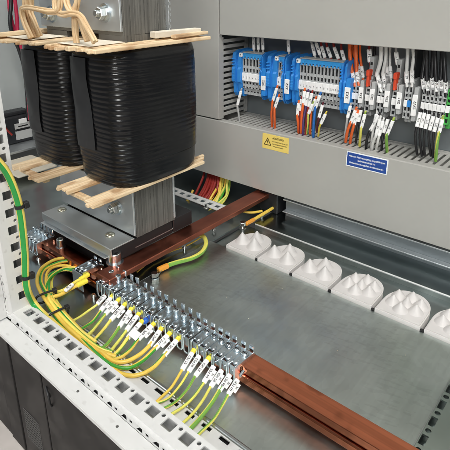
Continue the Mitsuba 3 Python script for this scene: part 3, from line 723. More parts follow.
# ---------------------------------------------------------------- labelled wires
def label_sleeve(parent, a, b, w, th, txt, name='label_sleeve', up=(.35, -.62, .70), second=None):
    a, b = np.array(a), np.array(b); L = np.linalg.norm(b - a)
    body = bx(0, L, -w / 2, w / 2, -th / 2, th / 2, th * .25)
    k = part(parent, name, placed(body, a, b - a, up), 'mat_label')
    m = text(txt, w * .48, .00012, True); ww = m.bounds[1][0]
    m.apply_scale([min(1.0, .86 * L / ww), 1, 1]); ww = m.bounds[1][0]
    # reads from the free end towards the clamp
    m.apply_transform(np.diag([-1., -1., 1., 1.])); m.apply_translation([L / 2 + ww / 2, w * .24, th / 2 + .0001])
    part(k, 'print', placed(m, a, b - a, up), 'mat_ink')
    if second:
        m = bx(L * .12, L * .66, 0, w * .62, -.0006, .0006, .0003); m.apply_translation([0, w * .38, -th * .42])
        part(k, 'tag', placed(m, a, b - a, up), 'mat_label')
        m = text(second, w * .36, .00012, True); ww = m.bounds[1][0]; m.apply_transform(np.diag([-1., -1., 1., 1.])); m.apply_translation([L * .39 + ww / 2, w * .88, -th * .42 + .0007])
        part(k, 'tag_print', placed(m, a, b - a, up), 'mat_ink')
    return k

def earth_wire(a, b, pts, r, m, label, txt, collar='mat_collar_yellow', w=.0066, phase=.0, twist=0.0, second=None, group='green and yellow earth wires at the clamps'):
    k = thing('earth_wire', label, 'wire', group)
    a, b = np.array(a), np.array(b); d = (b - a) / np.linalg.norm(b - a)
    part(k, 'insulation', tube([b - d * .006, b + d * .001] + [np.array(q) for q in pts], r, 18, phase, twist, .002), m)
    label_sleeve(k, a, b, w, .0046, txt, second=second)
    if collar: part(k, 'collar', cyl(a - d * .0050, a + d * .0004, .0033, 14, ch=.0006), collar, 40)
    part(k, 'conductor', cyl(a - d * .013, a - d * .0049, .0019, 10), 'mat_zinc', 40)
    return k
ZA, ZS = .0230, .0170
EL = ['first', 'second', 'third', 'fourth', 'fifth', 'sixth', 'seventh', 'eighth', 'ninth', 'tenth', 'eleventh']
left = [
 ('P1', (-.5320,.3593,.0240), (-.5308,.3424,.0180), [(-.5341,.3283,.0130), (-.5329,.3102,.0120), (-.5331,.2923,.0140)], .0019, 'mat_yg_lime'),
 ('P2', (-.5217,.3616,.0240), (-.5145,.3365,.0180), [(-.5099,.3196,.0130), (-.5096,.3075,.0120), (-.5066,.2877,.0140)], .0021, 'mat_yg'),
 ('P3', (-.5072,.3613,.0240), (-.5031,.3359,.0180), [(-.4985,.3182,.0130), (-.4931,.3025,.0120), (-.4895,.2841,.0140)], .0025, 'mat_yg_lime'),
 ('P4', (-.4916,.3608,.0240), (-.4865,.3329,.0180), [(-.4842,.3194,.0130), (-.4786,.3018,.0120), (-.4722,.2815,.0140)], .0024, 'mat_yg_pale'),
 ('P5', (-.4764,.3603,.0240), (-.4656,.3313,.0180), [(-.4611,.3154,.0130), (-.4567,.3003,.0120), (-.4555,.2837,.0140)], .0025, 'mat_yg_pale'),
 ('P6', (-.4598,.3600,.0240), (-.4527,.3331,.0180), [(-.4482,.3137,.0130), (-.4437,.2969,.0120), (-.4466,.2819,.0140)], .0024, 'mat_yg_lime'),
 ('P7', (-.4443,.3522,.0240), (-.4395,.3248,.0180), [(-.4363,.3091,.0130), (-.4349,.2950,.0120), (-.4408,.2776,.0140)], .0028, 'mat_yg_pale'),
 ('P8', (-.4284,.3590,.0240), (-.4274,.3327,.0180), [(-.4249,.3165,.0130), (-.4253,.2986,.0120), (-.4340,.2881,.0140), (-.4688,.2887,.0160)], .0026, 'mat_yg'),
 ('P9', (-.4127,.3592,.0240), (-.4071,.3340,.0180), [(-.4081,.3175,.0140), (-.4128,.2999,.0130), (-.4240,.2898,.0140), (-.4467,.2883,.0160), (-.4857,.2914,.0180), (-.5313,.2940,.0240), (-.5594,.2948,.0300), (-.5963,.3010,.0300), (-.6315,.3118,.0300), (-.6619,.3345,.0260), (-.6673,.3597,.0240), (-.6588,.3773,.0240), (-.6366,.3840,.0240), (-.6062,.3824,.0240)], .0030, 'mat_yg'),
 ('P10', (-.3981,.3600,.0240), (-.3976,.3350,.0180), [(-.3972,.3131,.0140), (-.4013,.2938,.0140), (-.4186,.2826,.0160), (-.4441,.2804,.0180), (-.4789,.2807,.0220), (-.5297,.2836,.0260), (-.5650,.2870,.0300), (-.5990,.2931,.0330), (-.6318,.3056,.0330), (-.6622,.3298,.0300), (-.6748,.3572,.0270), (-.6692,.3765,.0260), (-.6461,.3848,.0265), (-.6159,.3856,.0260)], .0030, 'mat_yg'),
 ('P11', (-.3823,.3610,.0240), (-.3798,.3350,.0180), [(-.3784,.3181,.0140), (-.3812,.3007,.0130), (-.3907,.2881,.0130), (-.4095,.2815,.0130), (-.4398,.2801,.0160), (-.4841,.2809,.0190), (-.5270,.2814,.0220), (-.5578,.2852,.0260), (-.5847,.2921,.0280), (-.6140,.3097,.0280), (-.6365,.3335,.0260), (-.6438,.3599,.0240), (-.6303,.3776,.0220), (-.6030,.3817,.0210)], .0029, 'mat_yg'),
]
txts = ['3PE 1', '3PE 2', '3PE 3', '4PE 1', '4PE 2', '5PE 1', '5PE 2', '6PE 3', '6PE 4', '7PE 1', '7PE 2']
for i, (c_, a, b, pts, r, m) in enumerate(left):
    r *= .88
    earth_wire(a, b, pts, r, m, f'{EL[i]} labelled green and yellow wire from the left below the clamps', txts[i], phase=.30 + .37 * i, twist=2 + .7 * (i % 4), second='PE' if i in (1, 2, 3, 4, 7, 9) else None,
               collar='mat_collar_yellow' if i != 0 else None)
right = [
 ((-.3512,.3577,.0240), (-.3444,.3316,.0190), [(-.3374,.3076,.0160), (-.3367,.2916,.0145), (-.3361,.2778,.0140)], .0016, 'mat_yg'),
 ((-.3410,.3596,.0240), (-.3362,.3345,.0190), [(-.3320,.3173,.0160), (-.3292,.2963,.0145), (-.3342,.2822,.0140), (-.3430,.2718,.0140)], .0015, 'mat_yg_pale'),
 ((-.3283,.3604,.0240), (-.3253,.3344,.0190), [(-.3210,.3169,.0160), (-.3194,.2972,.0145), (-.3231,.2818,.0140), (-.3297,.2689,.0140)], .0015, 'mat_yg_pale'),
 ((-.3156,.3581,.0240), (-.3108,.3336,.0190), [(-.3078,.3148,.0160), (-.3081,.2978,.0145), (-.3110,.2825,.0140), (-.3142,.2666,.0140)], .0017, 'mat_yg_lime'),
 ((-.3041,.3595,.0240), (-.3006,.3345,.0190), [(-.2966,.3170,.0160), (-.2940,.2992,.0145), (-.2936,.2829,.0140), (-.2954,.2664,.0140)], .0016, 'mat_yg_lime'),
 ((-.2923,.3603,.0240), (-.2893,.3365,.0190), [(-.2865,.3210,.0160), (-.2837,.2995,.0145), (-.2826,.2824,.0140), (-.2829,.2660,.0140)], .0024, 'mat_yg_lime'),
 ((-.2803,.3604,.0240), (-.2778,.3389,.0190), [(-.2749,.3248,.0160), (-.2712,.3060,.0145), (-.2712,.2842,.0140), (-.2709,.2656,.0140)], .0016, 'mat_yg_lime'),
]
for i, (a, b, pts, r, m) in enumerate(right):
    e = np.array(pts[-1]); g = e - np.array(pts[-2]); pts = pts + [e + g / np.linalg.norm(g) * .020]
    while pts[-2][1] < .2690: pts = pts[:-1]
    if pts[-1][1] < .2690:
        u_, v_ = np.array(pts[-2]), np.array(pts[-1]); pts[-1] = u_ + (v_ - u_) * (u_[1] - .2690) / (u_[1] - v_[1])
    earth_wire(a, b, pts, r, m, f'{EL[i]} of seven thin labelled wires dropping behind the sill near the clamps', f'B{i+1} PE{i+2}', collar='mat_collar_yellow' if i in (0, 2) else None, phase=.25 + .3 * i, twist=1.0, w=.0060,
               second='PE' if i in (3, 4, 5, 6) else None, group='thin earth wires at the right end of the clamps')
solo('wire_cap', cyl((-.4414,.3625,.0260), (-.4440,.3572,.0220), .0042, 18, ch=.0012), 'mat_collar_blue', 'small blue cap between the labelled wires below the clamps', 'cap', smooth=40)
k = thing('paper_tag', 'small blank white tag folded round the seventh labelled wire', 'tag')
part(k, 'flag', placed(bx(0, .0115, -.0040, .0090, -.0005, .0005, .0002), (-.4340,.3364,.0275), np.array((-.4348,.3256,.0225)) - np.array((-.4355,.3404,.0275)), (.35, -.62, .7)), 'mat_label')

# bundle of unlabelled wires that turns up to the clamp by the socket bolt
bundle = [
 ([(-.5782,.3539,.0300), (-.5814,.3343,.0280), (-.5797,.3157,.0280), (-.5807,.3015,.0300), (-.5809,.2917,.0300), (-.5450,.2840,.0280), (-.4964,.2804,.0240), (-.4550,.2853,.0180), (-.4296,.2972,.0120)], .0029, 'mat_yg', 'thick earth wire turning from the bundle to the flat clamp'),
 ([(-.5924,.3673,.0280), (-.5931,.3454,.0260), (-.5889,.3249,.0260), (-.5910,.3093,.0280), (-.5838,.2969,.0310), (-.5425,.2873,.0290), (-.4940,.2851,.0240), (-.4561,.2892,.0180), (-.4407,.2995,.0120)], .0026, 'mat_yg_pale', 'paler earth wire beside the thick one at the flat clamp'),
 ([(-.6010,.3800,.0180), (-.6280,.3719,.0200), (-.6453,.3569,.0220), (-.6444,.3345,.0240), (-.6166,.3163,.0270), (-.5818,.3005,.0300), (-.5425,.2920,.0280), (-.4976,.2905,.0220), (-.4679,.2945,.0160)], .0024, 'mat_yg_thick', 'greenish earth wire on the inner side of the loop'),
 ([(-.6185,.3843,.0160), (-.6476,.3770,.0180), (-.6667,.3606,.0190), (-.6582,.3381,.0220), (-.6268,.3168,.0240), (-.5850,.2986,.0260), (-.5469,.2910,.0230), (-.4969,.2896,.0180), (-.4541,.2903,.0120)], .0024, 'mat_yg', 'thin earth wire in the middle of the loop'),
 ([(-.6151,.3856,.0130), (-.6416,.3765,.0140), (-.6554,.3587,.0150), (-.6443,.3391,.0180), (-.6181,.3215,.0200), (-.5814,.3059,.0220), (-.5393,.2986,.0190), (-.4917,.2952,.0140)], .0020, 'mat_yg_lime', 'thin greenish earth wire lowest in the loop'),
]
for i, (pts, r, m, lab) in enumerate(bundle):
    k = thing('earth_wire', lab, 'wire', 'earth wires of the tied bundle')
    part(k, 'insulation', tube(pts, r, 14, phase=.1 + .3 * i, twist=2.0), m)
    if i < 2:
        a, b = np.array(pts[0]), np.array(pts[1]); d = (b - a) / np.linalg.norm(b - a)
        part(k, 'shrink_sleeve', cyl(a - d * .006, a + d * .012, r + .0012, 16, ch=.001), 'mat_collar_yellow', 40)
        if i == 0: label_sleeve(k, np.array((-.5812,.3366,.0340)), np.array((-.5748,.3185,.0340)), .0060, .0040, 'PE 02')

# thick earth cable along the post and its ties
XC = -.5690
thick = [(-.5690,.2360,.2787), (-.5690,.2471,.2628), (-.5690,.2569,.2427), (-.5690,.2635,.2160), (-.5690,.2663,.1881), (-.5690,.2659,.1561), (-.5690,.2639,.1223), (-.5690,.2604,.0929), (-.5670,.2590,.0707), (-.5731,.2670,.0440), (-.5573,.2688,.0340), (-.5330,.2729,.0240), (-.4998,.2756,.0170), (-.4565,.2796,.0130)]
k = thing('earth_cable', 'thick green cable with yellow edges running down the white corner post', 'cable')
part(k, 'insulation', tube(thick, .0050, 20, phase=.135, twist=0.0, face=(.72, -.62, .3)), 'mat_yg_thick')
def tie(o, ax, r, label, flat=1.0, tail=None, wband=.0045):
    k = thing('cable_tie', label, 'cable tie', 'black cable ties')
    o, ax = np.array(o, float), np.array(ax, float); d, s_, u_ = frame(ax, (0, 0, 1))
    part(k, 'band', ring(o - d * wband / 2, ax, r, r + .0012, wband, 24), 'mat_black', 40)
    h = bx(-.0045, .0045, -.0035, .0035, -.0035, .0035, .0008)
    part(k, 'head', placed(h, o + (s_ * .75 - u_ * .1 if tail is None else np.array(tail)) * (r + .0030), d, u_), 'mat_black')
    return k
tk = lambda i: np.array(thick[i]) - np.array(thick[i - 1])
tie((-.5690,.2664,.1938), tk(4), .0053, 'black cable tie round the thick cable high on the post', tail=(.3, .95, 0))
tie((-.5690,.2599,.0900), tk(7), .0053, 'black cable tie round the thick cable near the foot of the post', tail=(.3, .95, 0))
def flat_band(c0, d, half_s, half_u, label):
    """a tie round a flat bundle: rounded rectangle loop"""
    k = thing('cable_tie', label, 'cable tie', 'black cable ties')
    d, s_, u_ = frame(d, (0, 0, 1)); c0 = np.array(c0)
    ang = np.linspace(0, 2 * np.pi, 41)
    loop = [c0 + s_ * half_s * math.copysign(abs(math.cos(a))**.6, math.cos(a)) + u_ * half_u * math.copysign(abs(math.sin(a))**.6, math.sin(a)) for a in ang]
    part(k, 'band', tube(loop, .0016, 8, raw=True), 'mat_black')
    part(k, 'head', placed(bx(-.0035, .0035, -.003, .003, -.003, .003, .0007), c0 + s_ * half_s * .9 + u_ * half_u * .8, d, u_), 'mat_black')
flat_band((-.5872,.2940,.0310), np.array((-.5489,.2864,.0280)) - np.array((-.5872,.2940,.0310)), .0150, .0075, 'black cable tie where the wire loops join the bundle')
flat_band((-.5429,.2864,.0260), np.array((-.5148,.2832,.0240)) - np.array((-.5429,.2864,.0260)), .0150, .0080, 'black cable tie further along the wire bundle by the sill')

# earth cables with lugs behind the clamps
k = thing('lug_cable', 'green and yellow cable with an orange lug bolted to the steel floor', 'cable')
part(k, 'insulation', tube([(-.5388,.4900,.0095), (-.5342,.5095,.0090), (-.5232,.5381,.0090), (-.5224,.5632,.0100), (-.5335,.5864,.0120), (-.5514,.6007,.0140), (-.5678,.6019,.0140), (-.5848,.5976,.0120)], .0040, 14, phase=.2, twist=1.5), 'mat_yg_lime')
part(k, 'shrink_sleeve', cyl((-.5413,.4737,.0085), (-.5377,.4936,.0092), .0050, 16, ch=.001), 'mat_amber', 40)
o = np.array((-.5309,.4569,.0000))
part(k, 'bolt', cat([cyl(o, o + [0, 0, .012], .0030, 14), hexhead(o + [0, 0, .009], (0, 0, 1), .0115, .007), ring(o + [0, 0, .006], (0, 0, 1), .002, .0072, .002), hexhead(o, (0, 0, 1), .0115, .005)]), 'mat_bolt')
a_, b_ = np.array((-.5409,.4780,.0085)), o + [0, 0, .0075]
part(k, 'lug', cat([placed(bx(0, np.linalg.norm(b_ - a_), -.0042, .0042, -.0008, .0008, .0004), a_, b_ - a_), cyl(b_ - [0, 0, .0009], b_ + [0, 0, .0009], .0078, 20)]), 'mat_zinc')
k = thing('lug_cable', 'short cable with an amber lug leading back under the trunking', 'cable')
part(k, 'insulation', tube([(-.5247,.7084,.0120), (-.5255,.7366,.0120), (-.5260,.7726,.0120), (-.5270,.8036,.0120), (-.5274,.8353,.0100)], .0034, 12, phase=.5, twist=3), 'mat_yg')
part(k, 'shrink_sleeve', cyl((-.5255,.6964,.0120), (-.5251,.7224,.0120), .0042, 14, ch=.001), 'mat_amber', 40)
o = np.array((-.5303,.6917,-.0100))
part(k, 'bolt', cat([cyl(o, o + [0, 0, .026], .0034, 14), hexhead(o + [0, 0, .019], (0, 0, 1), .0110, .008), ring(o + [0, 0, .013], (0, 0, 1), .002, .0074, .002)]), 'mat_bolt')
solo('thin_wire', tube([(-.5915,.7270,.0200), (-.5625,.7310,.0160), (-.5449,.7420,.0140), (-.5356,.7645,.0120)], .0026, 10, phase=.5), 'mat_yg', 'yellow wire curving behind the amber lug', 'wire')
solo('thin_wire', tube([(-.5667,.4491,.0060), (-.5759,.4865,.0040), (-.5735,.5329,.0040), (-.5663,.5672,.0040), (-.5638,.6143,.0060)], .0013, 8, phase=.5), 'mat_yg', 'thin yellow wire lying along the dark copper busbar', 'wire')
for i, (o, lab) in enumerate((((-.5644,.5611,-.0010), 'small round screw head on the floor beside the dark busbar'), ((-.5706,.6513,-.0030), 'small screw behind the curved cable near the grommets'), ((-.5685,.3623,-.0010), 'small screw standing on the floor left of the clamps'), ((-.7327,.3631,-.0010), 'small screw on the floor behind the corner post'), ((-.5315,.7594,-.0010), 'small screw behind the bolt with the amber lug'))):
    k = thing('floor_screw', lab, 'screw'); o = np.array(o)
    part(k, 'head', cat([cyl(o, o + [0, 0, .006], .0028, 12), cyl(o + [0, 0, .005], o + [0, 0, .009], .0048, 16, r2=.0034, ch=.0006)]), 'mat_bolt', 40)

# ---------------------------------------------------------------- terminals above the trunking
solo('din_rail', cat([bx(-.668, .25, .868, .8700, .258, .293, .0005), bx(-.668, .25, .8700, .8885, .262, .266), bx(-.668, .25, .8700, .8885, .285, .289)]), 'mat_galv', 'galvanised carrier rail behind the terminals', 'rail')
YT = .8200
def blue_block(x0, x1, xi0, xi1, nsl, label, tag):
    k = thing('terminal_block', label, 'terminal block', 'blue terminal blocks')
    w = (xi1 - xi0) / nsl
    # end brackets, stepped in profile, ribbed
    prof = Polygon([(YT + .000, .240), (YT - .002, .262), (YT - .008, .266), (YT - .008, .292), (YT - .005, .296), (YT - .005, .321), (YT - .002, .326), (YT + .010, .330), (YT + .045, .331), (YT + .045, .236), (YT + .014, .232), (YT + .006, .232)])
    thin = Polygon([(YT + .004, .240), (YT - .001, .266), (YT - .001, .300), (YT + .006, .322), (YT + .045, .322), (YT + .045, .240)])
    for (a, b) in ((x0, xi0), (xi1, x1)):
        e = part(k, 'end_bracket', cat([plate_yz(prof, a, a + (b - a) * .34), plate_yz(thin, a + (b - a) * .34, a + (b - a) * .66), plate_yz(prof, a + (b - a) * .66, b - .0003)]), 'mat_term_blue')
        part(e, 'rib', cat([bx(a - .0004, a + (b - a) * .30, YT - .0088, YT - .002, z, z + .0022, .0004) for z in (.270, .276, .282, .300, .306, .312)]), 'mat_term_blue')
    part(k, 'corner_screw_plate', bx(xi0 - .0055, xi0 + .0020, YT - .0060, YT - .0010, .3185, .3265, .0006), 'mat_label')
    part(k, 'corner_screw', cyl((xi0 - .0018, YT - .0059, .3225), (xi0 - .0018, YT - .0066, .3225), .0013, 10), 'mat_black')
    part(k, 'top_bridge', cat([bx(xi0 + .002, xi1, YT - .0020, YT + .004, .3185, .3260, .0006)] + [bx(xi0 + w * (i + .28), xi0 + w * (i + .72), YT - .0030, YT + .003, .3150, .3225, .0006) for i in range(nsl)]), 'mat_term_blue_light')
    part(k, 'top_cover', bx(xi0 - .001, xi1 + .001, YT - .0005, YT + .020, .3262, .3285, .0005), 'mat_term_grey')
    for i in range(nsl):
        a, b = xi0 + w * i + .0002, xi0 + w * (i + 1) - .0002; r = w * .15
        sl = part(k, 'slice', cat([bx(a, a + r, YT, YT + .012, .2610, .3170, .0002), bx(b - r, b, YT, YT + .012, .2610, .3170, .0002),
                                   bx(a + r, b - r, YT + .0002, YT + .012, .2945, .3000), bx(a + r, b - r, YT + .0002, YT + .012, .3140, .3170), bx(a, b, YT - .0002, YT + .012, .2665, .2870),
                                   bx(a, b, YT + .0010, YT + .016, .2520, .2612, .0006), bx(a, b, YT + .0060, YT + .022, .2375, .2515, .0006)]), 'mat_term_grey')
        part(sl, 'contact', cat([bx(a + r, b - r, YT + .0030, YT + .040, .2620, .3165), bx(a + r * 1.6, b - r * 1.6, YT + .0004, YT + .0012, .2535, .2556), bx(a + r * 1.6, b - r * 1.6, YT + .0053, YT + .0062, .2440, .2462)]), 'mat_term_dark')  # dark blocks paint in the shade of the open slots
        mk = part(sl, 'marker', bx(a - .0001, b + .0001, YT - .0030, YT - .0003, .2685, .2850, .0004), 'mat_label')
        m = text(str(i + 1), .0036, .00012, False); ww = m.bounds[1][0]
        part(sl, 'marker_print', on_face(m, (a + b) / 2 - ww / 2, .2740, YT - .0031), 'mat_ink')
    # white carrier with the block's name, read sideways, right of the block
    c0, c1 = x1 - .0005, x1 + .0105
    cr = part(k, 'name_plate', bx(c0, c1, YT - .0090, YT - .0070, .2560, .2850, .0006), 'mat_label')
    m = text(tag, .0048, .00015, True); ww = m.bounds[1][0]
    m.apply_transform(trimesh.transformations.rotation_matrix(math.radians(90), [0, 0, 1]))
    part(cr, 'print', on_face(m, (c0 + c1) / 2 + .0030, .2705 - ww / 2, YT - .0091), 'mat_ink')
    part(k, 'plate_holder', bx(c0 + .0015, c1 - .0015, YT - .0069, YT + .040, .2440, .3000), 'mat_term_blue')
blue_block(-.6570, -.5790, -.6340, -.5843, 6, 'leftmost blue terminal block with six slices', '3X1')
blue_block(-.5675, -.5225, -.5440, -.5310, 2, 'narrow blue terminal block in the middle of the three', '3X2')
blue_block(-.5095, -.3945, -.4945, -.4063, 12, 'wide blue terminal block with twelve slices', '3X3')

def grey_terminal(x0, nsl, w, label, lever=False, tag=None, tagx=None, tagz=(.2580, .2865), colour='mat_term_grey', blue=False):
    k = thing('terminal', label, 'terminal', 'grey terminals on the right')
    y = .826
    for i in range(nsl):
        a, b = x0 + w * i + .0002, x0 + w * (i + 1) - .0002; r = w * .18
        sl = part(k, 'slice', cat([bx(a, a + r, y, y + .012, .2420, .3000, .0002), bx(b - r, b, y, y + .012, .2420, .3000, .0002)]
                                  + [bx(a + r, b - r, y + .0002, y + .012, z, z + .0032) for z in (.2420, .2520, .2760, .2845, .2968)] + [bx(a, b, y + .012, y + .040, .2330, .3080, .0008), bx(a, b, y + .006, y + .02, .3002, .3060, .0008)]), colour)
        part(sl, 'contact', bx(a + r, b - r, y + .0030, y + .0119, .2425, .2995), 'mat_term_dark')  # dark block, slot shade put into its colour
        part(sl, 'marker', bx(a, b, y - .0022, y + .0002, .2625, .2740, .0004), 'mat_term_blue' if blue and i == 1 else 'mat_label')
    if lever:
        part(k, 'lever', cat([bx(x0 + .0022, x0 + w - .0022, y - .008, y + .004, .2890, .3150, .0010), bx(x0 + .0014, x0 + w - .0014, y - .010, y + .006, .3080, .3190, .0014)]), 'mat_lever')
        part(k, 'fuse_holder', bx(x0 + .0008, x0 + w - .0008, y + .004, y + .030, .3080, .3400, .0008), 'mat_term_grey')
        part(k, 'fuse_slot', bx(x0 + .0026, x0 + w - .0026, y + .0034, y + .0042, .3260, .3310), 'mat_black')
    if tag:
        c0, c1 = tagx + .0006, tagx + .0092
        cr = part(k, 'name_plate', bx(c0, c1, y - .0075, y - .0055, tagz[0], tagz[1], .0006), 'mat_label')
        part(k, 'plate_holder', bx(c0 + .001, c1 - .001, y - .0054, y + .040, tagz[0] - .010, tagz[1] + .012, .001), 'mat_term_grey')
        m = text(tag, .0040, .00015, True); ww = m.bounds[1][0]
        m.apply_transform(trimesh.transformations.rotation_matrix(math.radians(90), [0, 0, 1]))
        part(cr, 'print', on_face(m, (c0 + c1) / 2 + .0030, (tagz[0] + tagz[1]) / 2 - ww / 2, y - .0076), 'mat_ink')
grey_terminal(-.3870, 2, .0066, 'double grey terminal with orange wires beside the wide blue block')
grey_terminal(-.3615, 1, .0088, 'single grey terminal with an orange lever, first from the left', True, '3X4', -.3722)
grey_terminal(-.3395, 2, .0066, 'double grey terminal between the two orange levers', False, '3X5', -.3515)
grey_terminal(-.3135, 1, .0088, 'single grey terminal with an orange lever, second from the left', True, '3X6', -.3250)
grey_terminal(-.2925, 2, .0062, 'double grey terminal with a blue marker left of the black wires', False, '3X7', -.3040, blue=True)
grey_terminal(-.2640, 6, .0064, 'six slice grey terminal with the black wires', False, '1XV2', -.2775, (.2500, .2860))
grey_terminal(-.2252, 1, .0070, 'green terminal at the right end of the six slice grey one', colour='mat_term_green')

# ---------------------------------------------------------------- wires at the terminals
def lower_wire(m, a, b, pts, label, txt, r=.0021, w=.0058, group='labelled wires running down into the trunking', ph=0.0):
    k = thing('control_wire', label, 'wire', group)
    a, b = np.array(a), np.array(b); d = (b - a) / np.linalg.norm(b - a)
    part(k, 'insulation', tube([b - d * .004, b + d * .002] + [np.array(q) for q in pts], r, 10, ph, 4.0), 'mat_' + m)
    part(k, 'lead_in', cyl(a - d * .006, a, r * .8, 8), 'mat_' + m, 40)
    label_sleeve(k, a, b, w, .0045, txt, up=(.3, -.8, .5))
def low(m, u0, v0, u1, v1, pts, label, txt, **kw):
    lower_wire(m, u0, v0, pts, label, txt, **kw)
LW = 'labelled wires running down into the trunking'
lower_wire('grey_wire', (-.6282,.8080,.2477), (-.6374,.8080,.2159), [(-.6376,.8120,.1973), (-.6393,.8180,.1777)], 'white sleeved wire at the left end of the blue blocks', 'K1', r=.0022)
lower_wire('orange', (-.5368,.8060,.2661), (-.5453,.8060,.2385), [(-.5502,.8100,.2098), (-.5560,.8220,.1762)], 'left one of the two orange wires under the narrow blue block', '14', r=.0024)
lower_wire('orange', (-.5301,.8030,.2494), (-.5380,.8030,.2257), [(-.5411,.8080,.2012), (-.5470,.8200,.1740)], 'right one of the two orange wires under the narrow blue block', '15', r=.0024)
lower_wire('orange', (-.4856,.8060,.2432), (-.4869,.8060,.2181), [(-.4869,.8100,.2020), (-.4906,.8200,.1783)], 'leftmost orange wire under the wide blue block', '21', r=.0025)
lower_wire('orange', (-.4720,.8030,.2691), (-.4737,.8030,.2417), [(-.4773,.8060,.2146), (-.4820,.8150,.1812)], 'second orange wire under the wide blue block', '22', r=.0025)
lower_wire('purple', (-.4661,.8060,.2675), (-.4688,.8060,.2399), [(-.4738,.8080,.2108), (-.4777,.8150,.1779)], 'purple wire among the orange ones under the wide blue block', '23')
lower_wire('red', (-.4558,.8030,.2675), (-.4615,.8030,.2396), [(-.4660,.8060,.2126), (-.4716,.8150,.1790)], 'red wire among the orange ones under the wide blue block', '24')
lower_wire('yg_lime', (-.4517,.8000,.2475), (-.4589,.8000,.2269), [(-.4613,.8040,.2098), (-.4684,.8150,.1817)], 'green and yellow wire next to the blue one under the wide blue block', 'PE', r=.0018, ph=.3)
lower_wire('blue_wire', (-.4388,.8030,.2660), (-.4465,.8030,.2400), [(-.4500,.8060,.2114), (-.4543,.8150,.1783)], 'single blue wire under the wide blue block', '25', r=.0026)
lower_wire('maroon', (-.4307,.8000,.2487), (-.4366,.8000,.2228), [(-.4423,.8060,.2088), (-.4468,.8150,.1900)], 'dark red wire right of the blue one', '26')
lower_wire('yellow_wire', (-.4234,.8000,.2327), (-.4317,.8000,.2120), [(-.4380,.8060,.1997), (-.4434,.8150,.1825)], 'yellow wire right of the dark red one', '27', r=.0019)
lower_wire('orange', (-.3669,.8030,.2487), (-.3742,.8030,.2235), [(-.3801,.8060,.2067), (-.3864,.8150,.1820)], 'left orange wire under the double terminal by the wide blue block', '31', r=.0026)
lower_wire('orange', (-.3641,.8060,.2431), (-.3686,.8060,.2201), [(-.3733,.8100,.2032), (-.3788,.8180,.1809)], 'right orange wire under the double terminal by the wide blue block', '32', r=.0026)
lower_wire('yg_lime', (-.3488,.8030,.2444), (-.3531,.8030,.2180), [(-.3558,.8080,.2014), (-.3599,.8180,.1790)], 'green and yellow wire under the first orange lever', 'PE', r=.0024, ph=.2)
lower_wire('black_wire', (-.3236,.8030,.2468), (-.3367,.8030,.2156), [(-.3420,.8060,.1990), (-.3463,.8160,.1767)], 'black wire with a slanting sleeve between the orange levers', '41', r=.0024)
lower_wire('white_wire', (-.3199,.8000,.2409), (-.3240,.8000,.2114), [(-.3305,.8060,.1958), (-.3357,.8160,.1752)], 'white wire with a sleeve between the orange levers', '42', r=.0026)
lower_wire('white_wire', (-.3159,.8040,.2372), (-.3201,.8040,.2094), [(-.3231,.8080,.1950), (-.3284,.8180,.1781)], 'second white wire between the orange levers', '43', r=.0022)
lower_wire('yg_lime', (-.2986,.8030,.2413), (-.3060,.8030,.2142), [(-.3074,.8080,.2000), (-.3083,.8180,.1788)], 'green and yellow wire under the second orange lever', 'PE', r=.0026, ph=.6)
for i, (u, v) in enumerate(((420,112), (424,112.5), (428.5,114), (433.3,116), (437.7,118), (442,119.5))) if False else ():
    pass
six = [((-.2570,.8060,.2622), (-.2596,.8060,.2364), (-.2602,.8080,.2168), (-.2584,.8220,.1851)), ((-.2504,.8060,.2625), (-.2529,.8060,.2359), (-.2525,.8080,.2166), (-.2499,.8220,.1834)), ((-.2435,.8060,.2611), (-.2461,.8060,.2354), (-.2460,.8080,.2161), (-.2461,.8220,.1861)),
       ((-.2361,.8060,.2590), (-.2390,.8060,.2342), (-.2380,.8080,.2160), (-.2356,.8220,.1867)), ((-.2288,.8060,.2578), (-.2317,.8060,.2331), (-.2316,.8080,.2156), (-.2322,.8220,.1857))]
words = ['first', 'second', 'third', 'fourth', 'fifth']
for i, (a, b, c, d) in enumerate(six):
    lower_wire('black_wire', a, b, [c, d], f'{words[i]} black wire from the left below the six slice terminal', f'1V{i+1}', r=.0022, ph=0)
lower_wire('yg_lime', (-.2213,.8040,.2570), (-.2234,.8040,.2335), [(-.2245,.8060,.2142), (-.2257,.8160,.1818)], 'bright green and yellow wire right of the five black wires', 'PE', r=.0026, ph=.5)

def upper_wire(m, top, mid, b, e, label, txt, r=.0022, w=.0062, ph=0.0):
    """comes down from the upper trunking; its sleeve b..e ends in the terminal"""
    k = thing('control_wire', label, 'wire', 'wires coming down to the terminals')
    b, e = np.array(b), np.array(e); d = (e - b) / np.linalg.norm(e - b)
    part(k, 'insulation', tube([np.array(q) for q in top] + [np.array(mid), b, b + d * .004], r, 10, ph, 4.0), 'mat_' + m)
    part(k, 'lead_in', cyl(e, e + d * .007, r * .8, 8), 'mat_' + m, 40)
    label_sleeve(k, e, b, w, .0045, txt, up=(.3, -.8, .5))
for i, (u, s_) in enumerate(((253.5, 'A1'), (258, 'A2'), (262.5, 'A3'))):
    pass
upper_wire('grey_wire', [(-.6308,.8500,.3788)], (-.6276,.8460,.3649), (-.6231,.8420,.3553), (-.6182,.8380,.3312), 'left grey sleeved wire above the leftmost blue block', 'A1')
upper_wire('grey_wire', [(-.6192,.8500,.3793)], (-.6159,.8460,.3655), (-.6115,.8420,.3560), (-.6067,.8380,.3321), 'middle grey sleeved wire above the leftmost blue block', 'A2')
upper_wire('grey_wire', [(-.6078,.8500,.3798)], (-.6045,.8460,.3662), (-.6001,.8420,.3566), (-.5952,.8380,.3330), 'right grey sleeved wire above the leftmost blue block', 'A3')
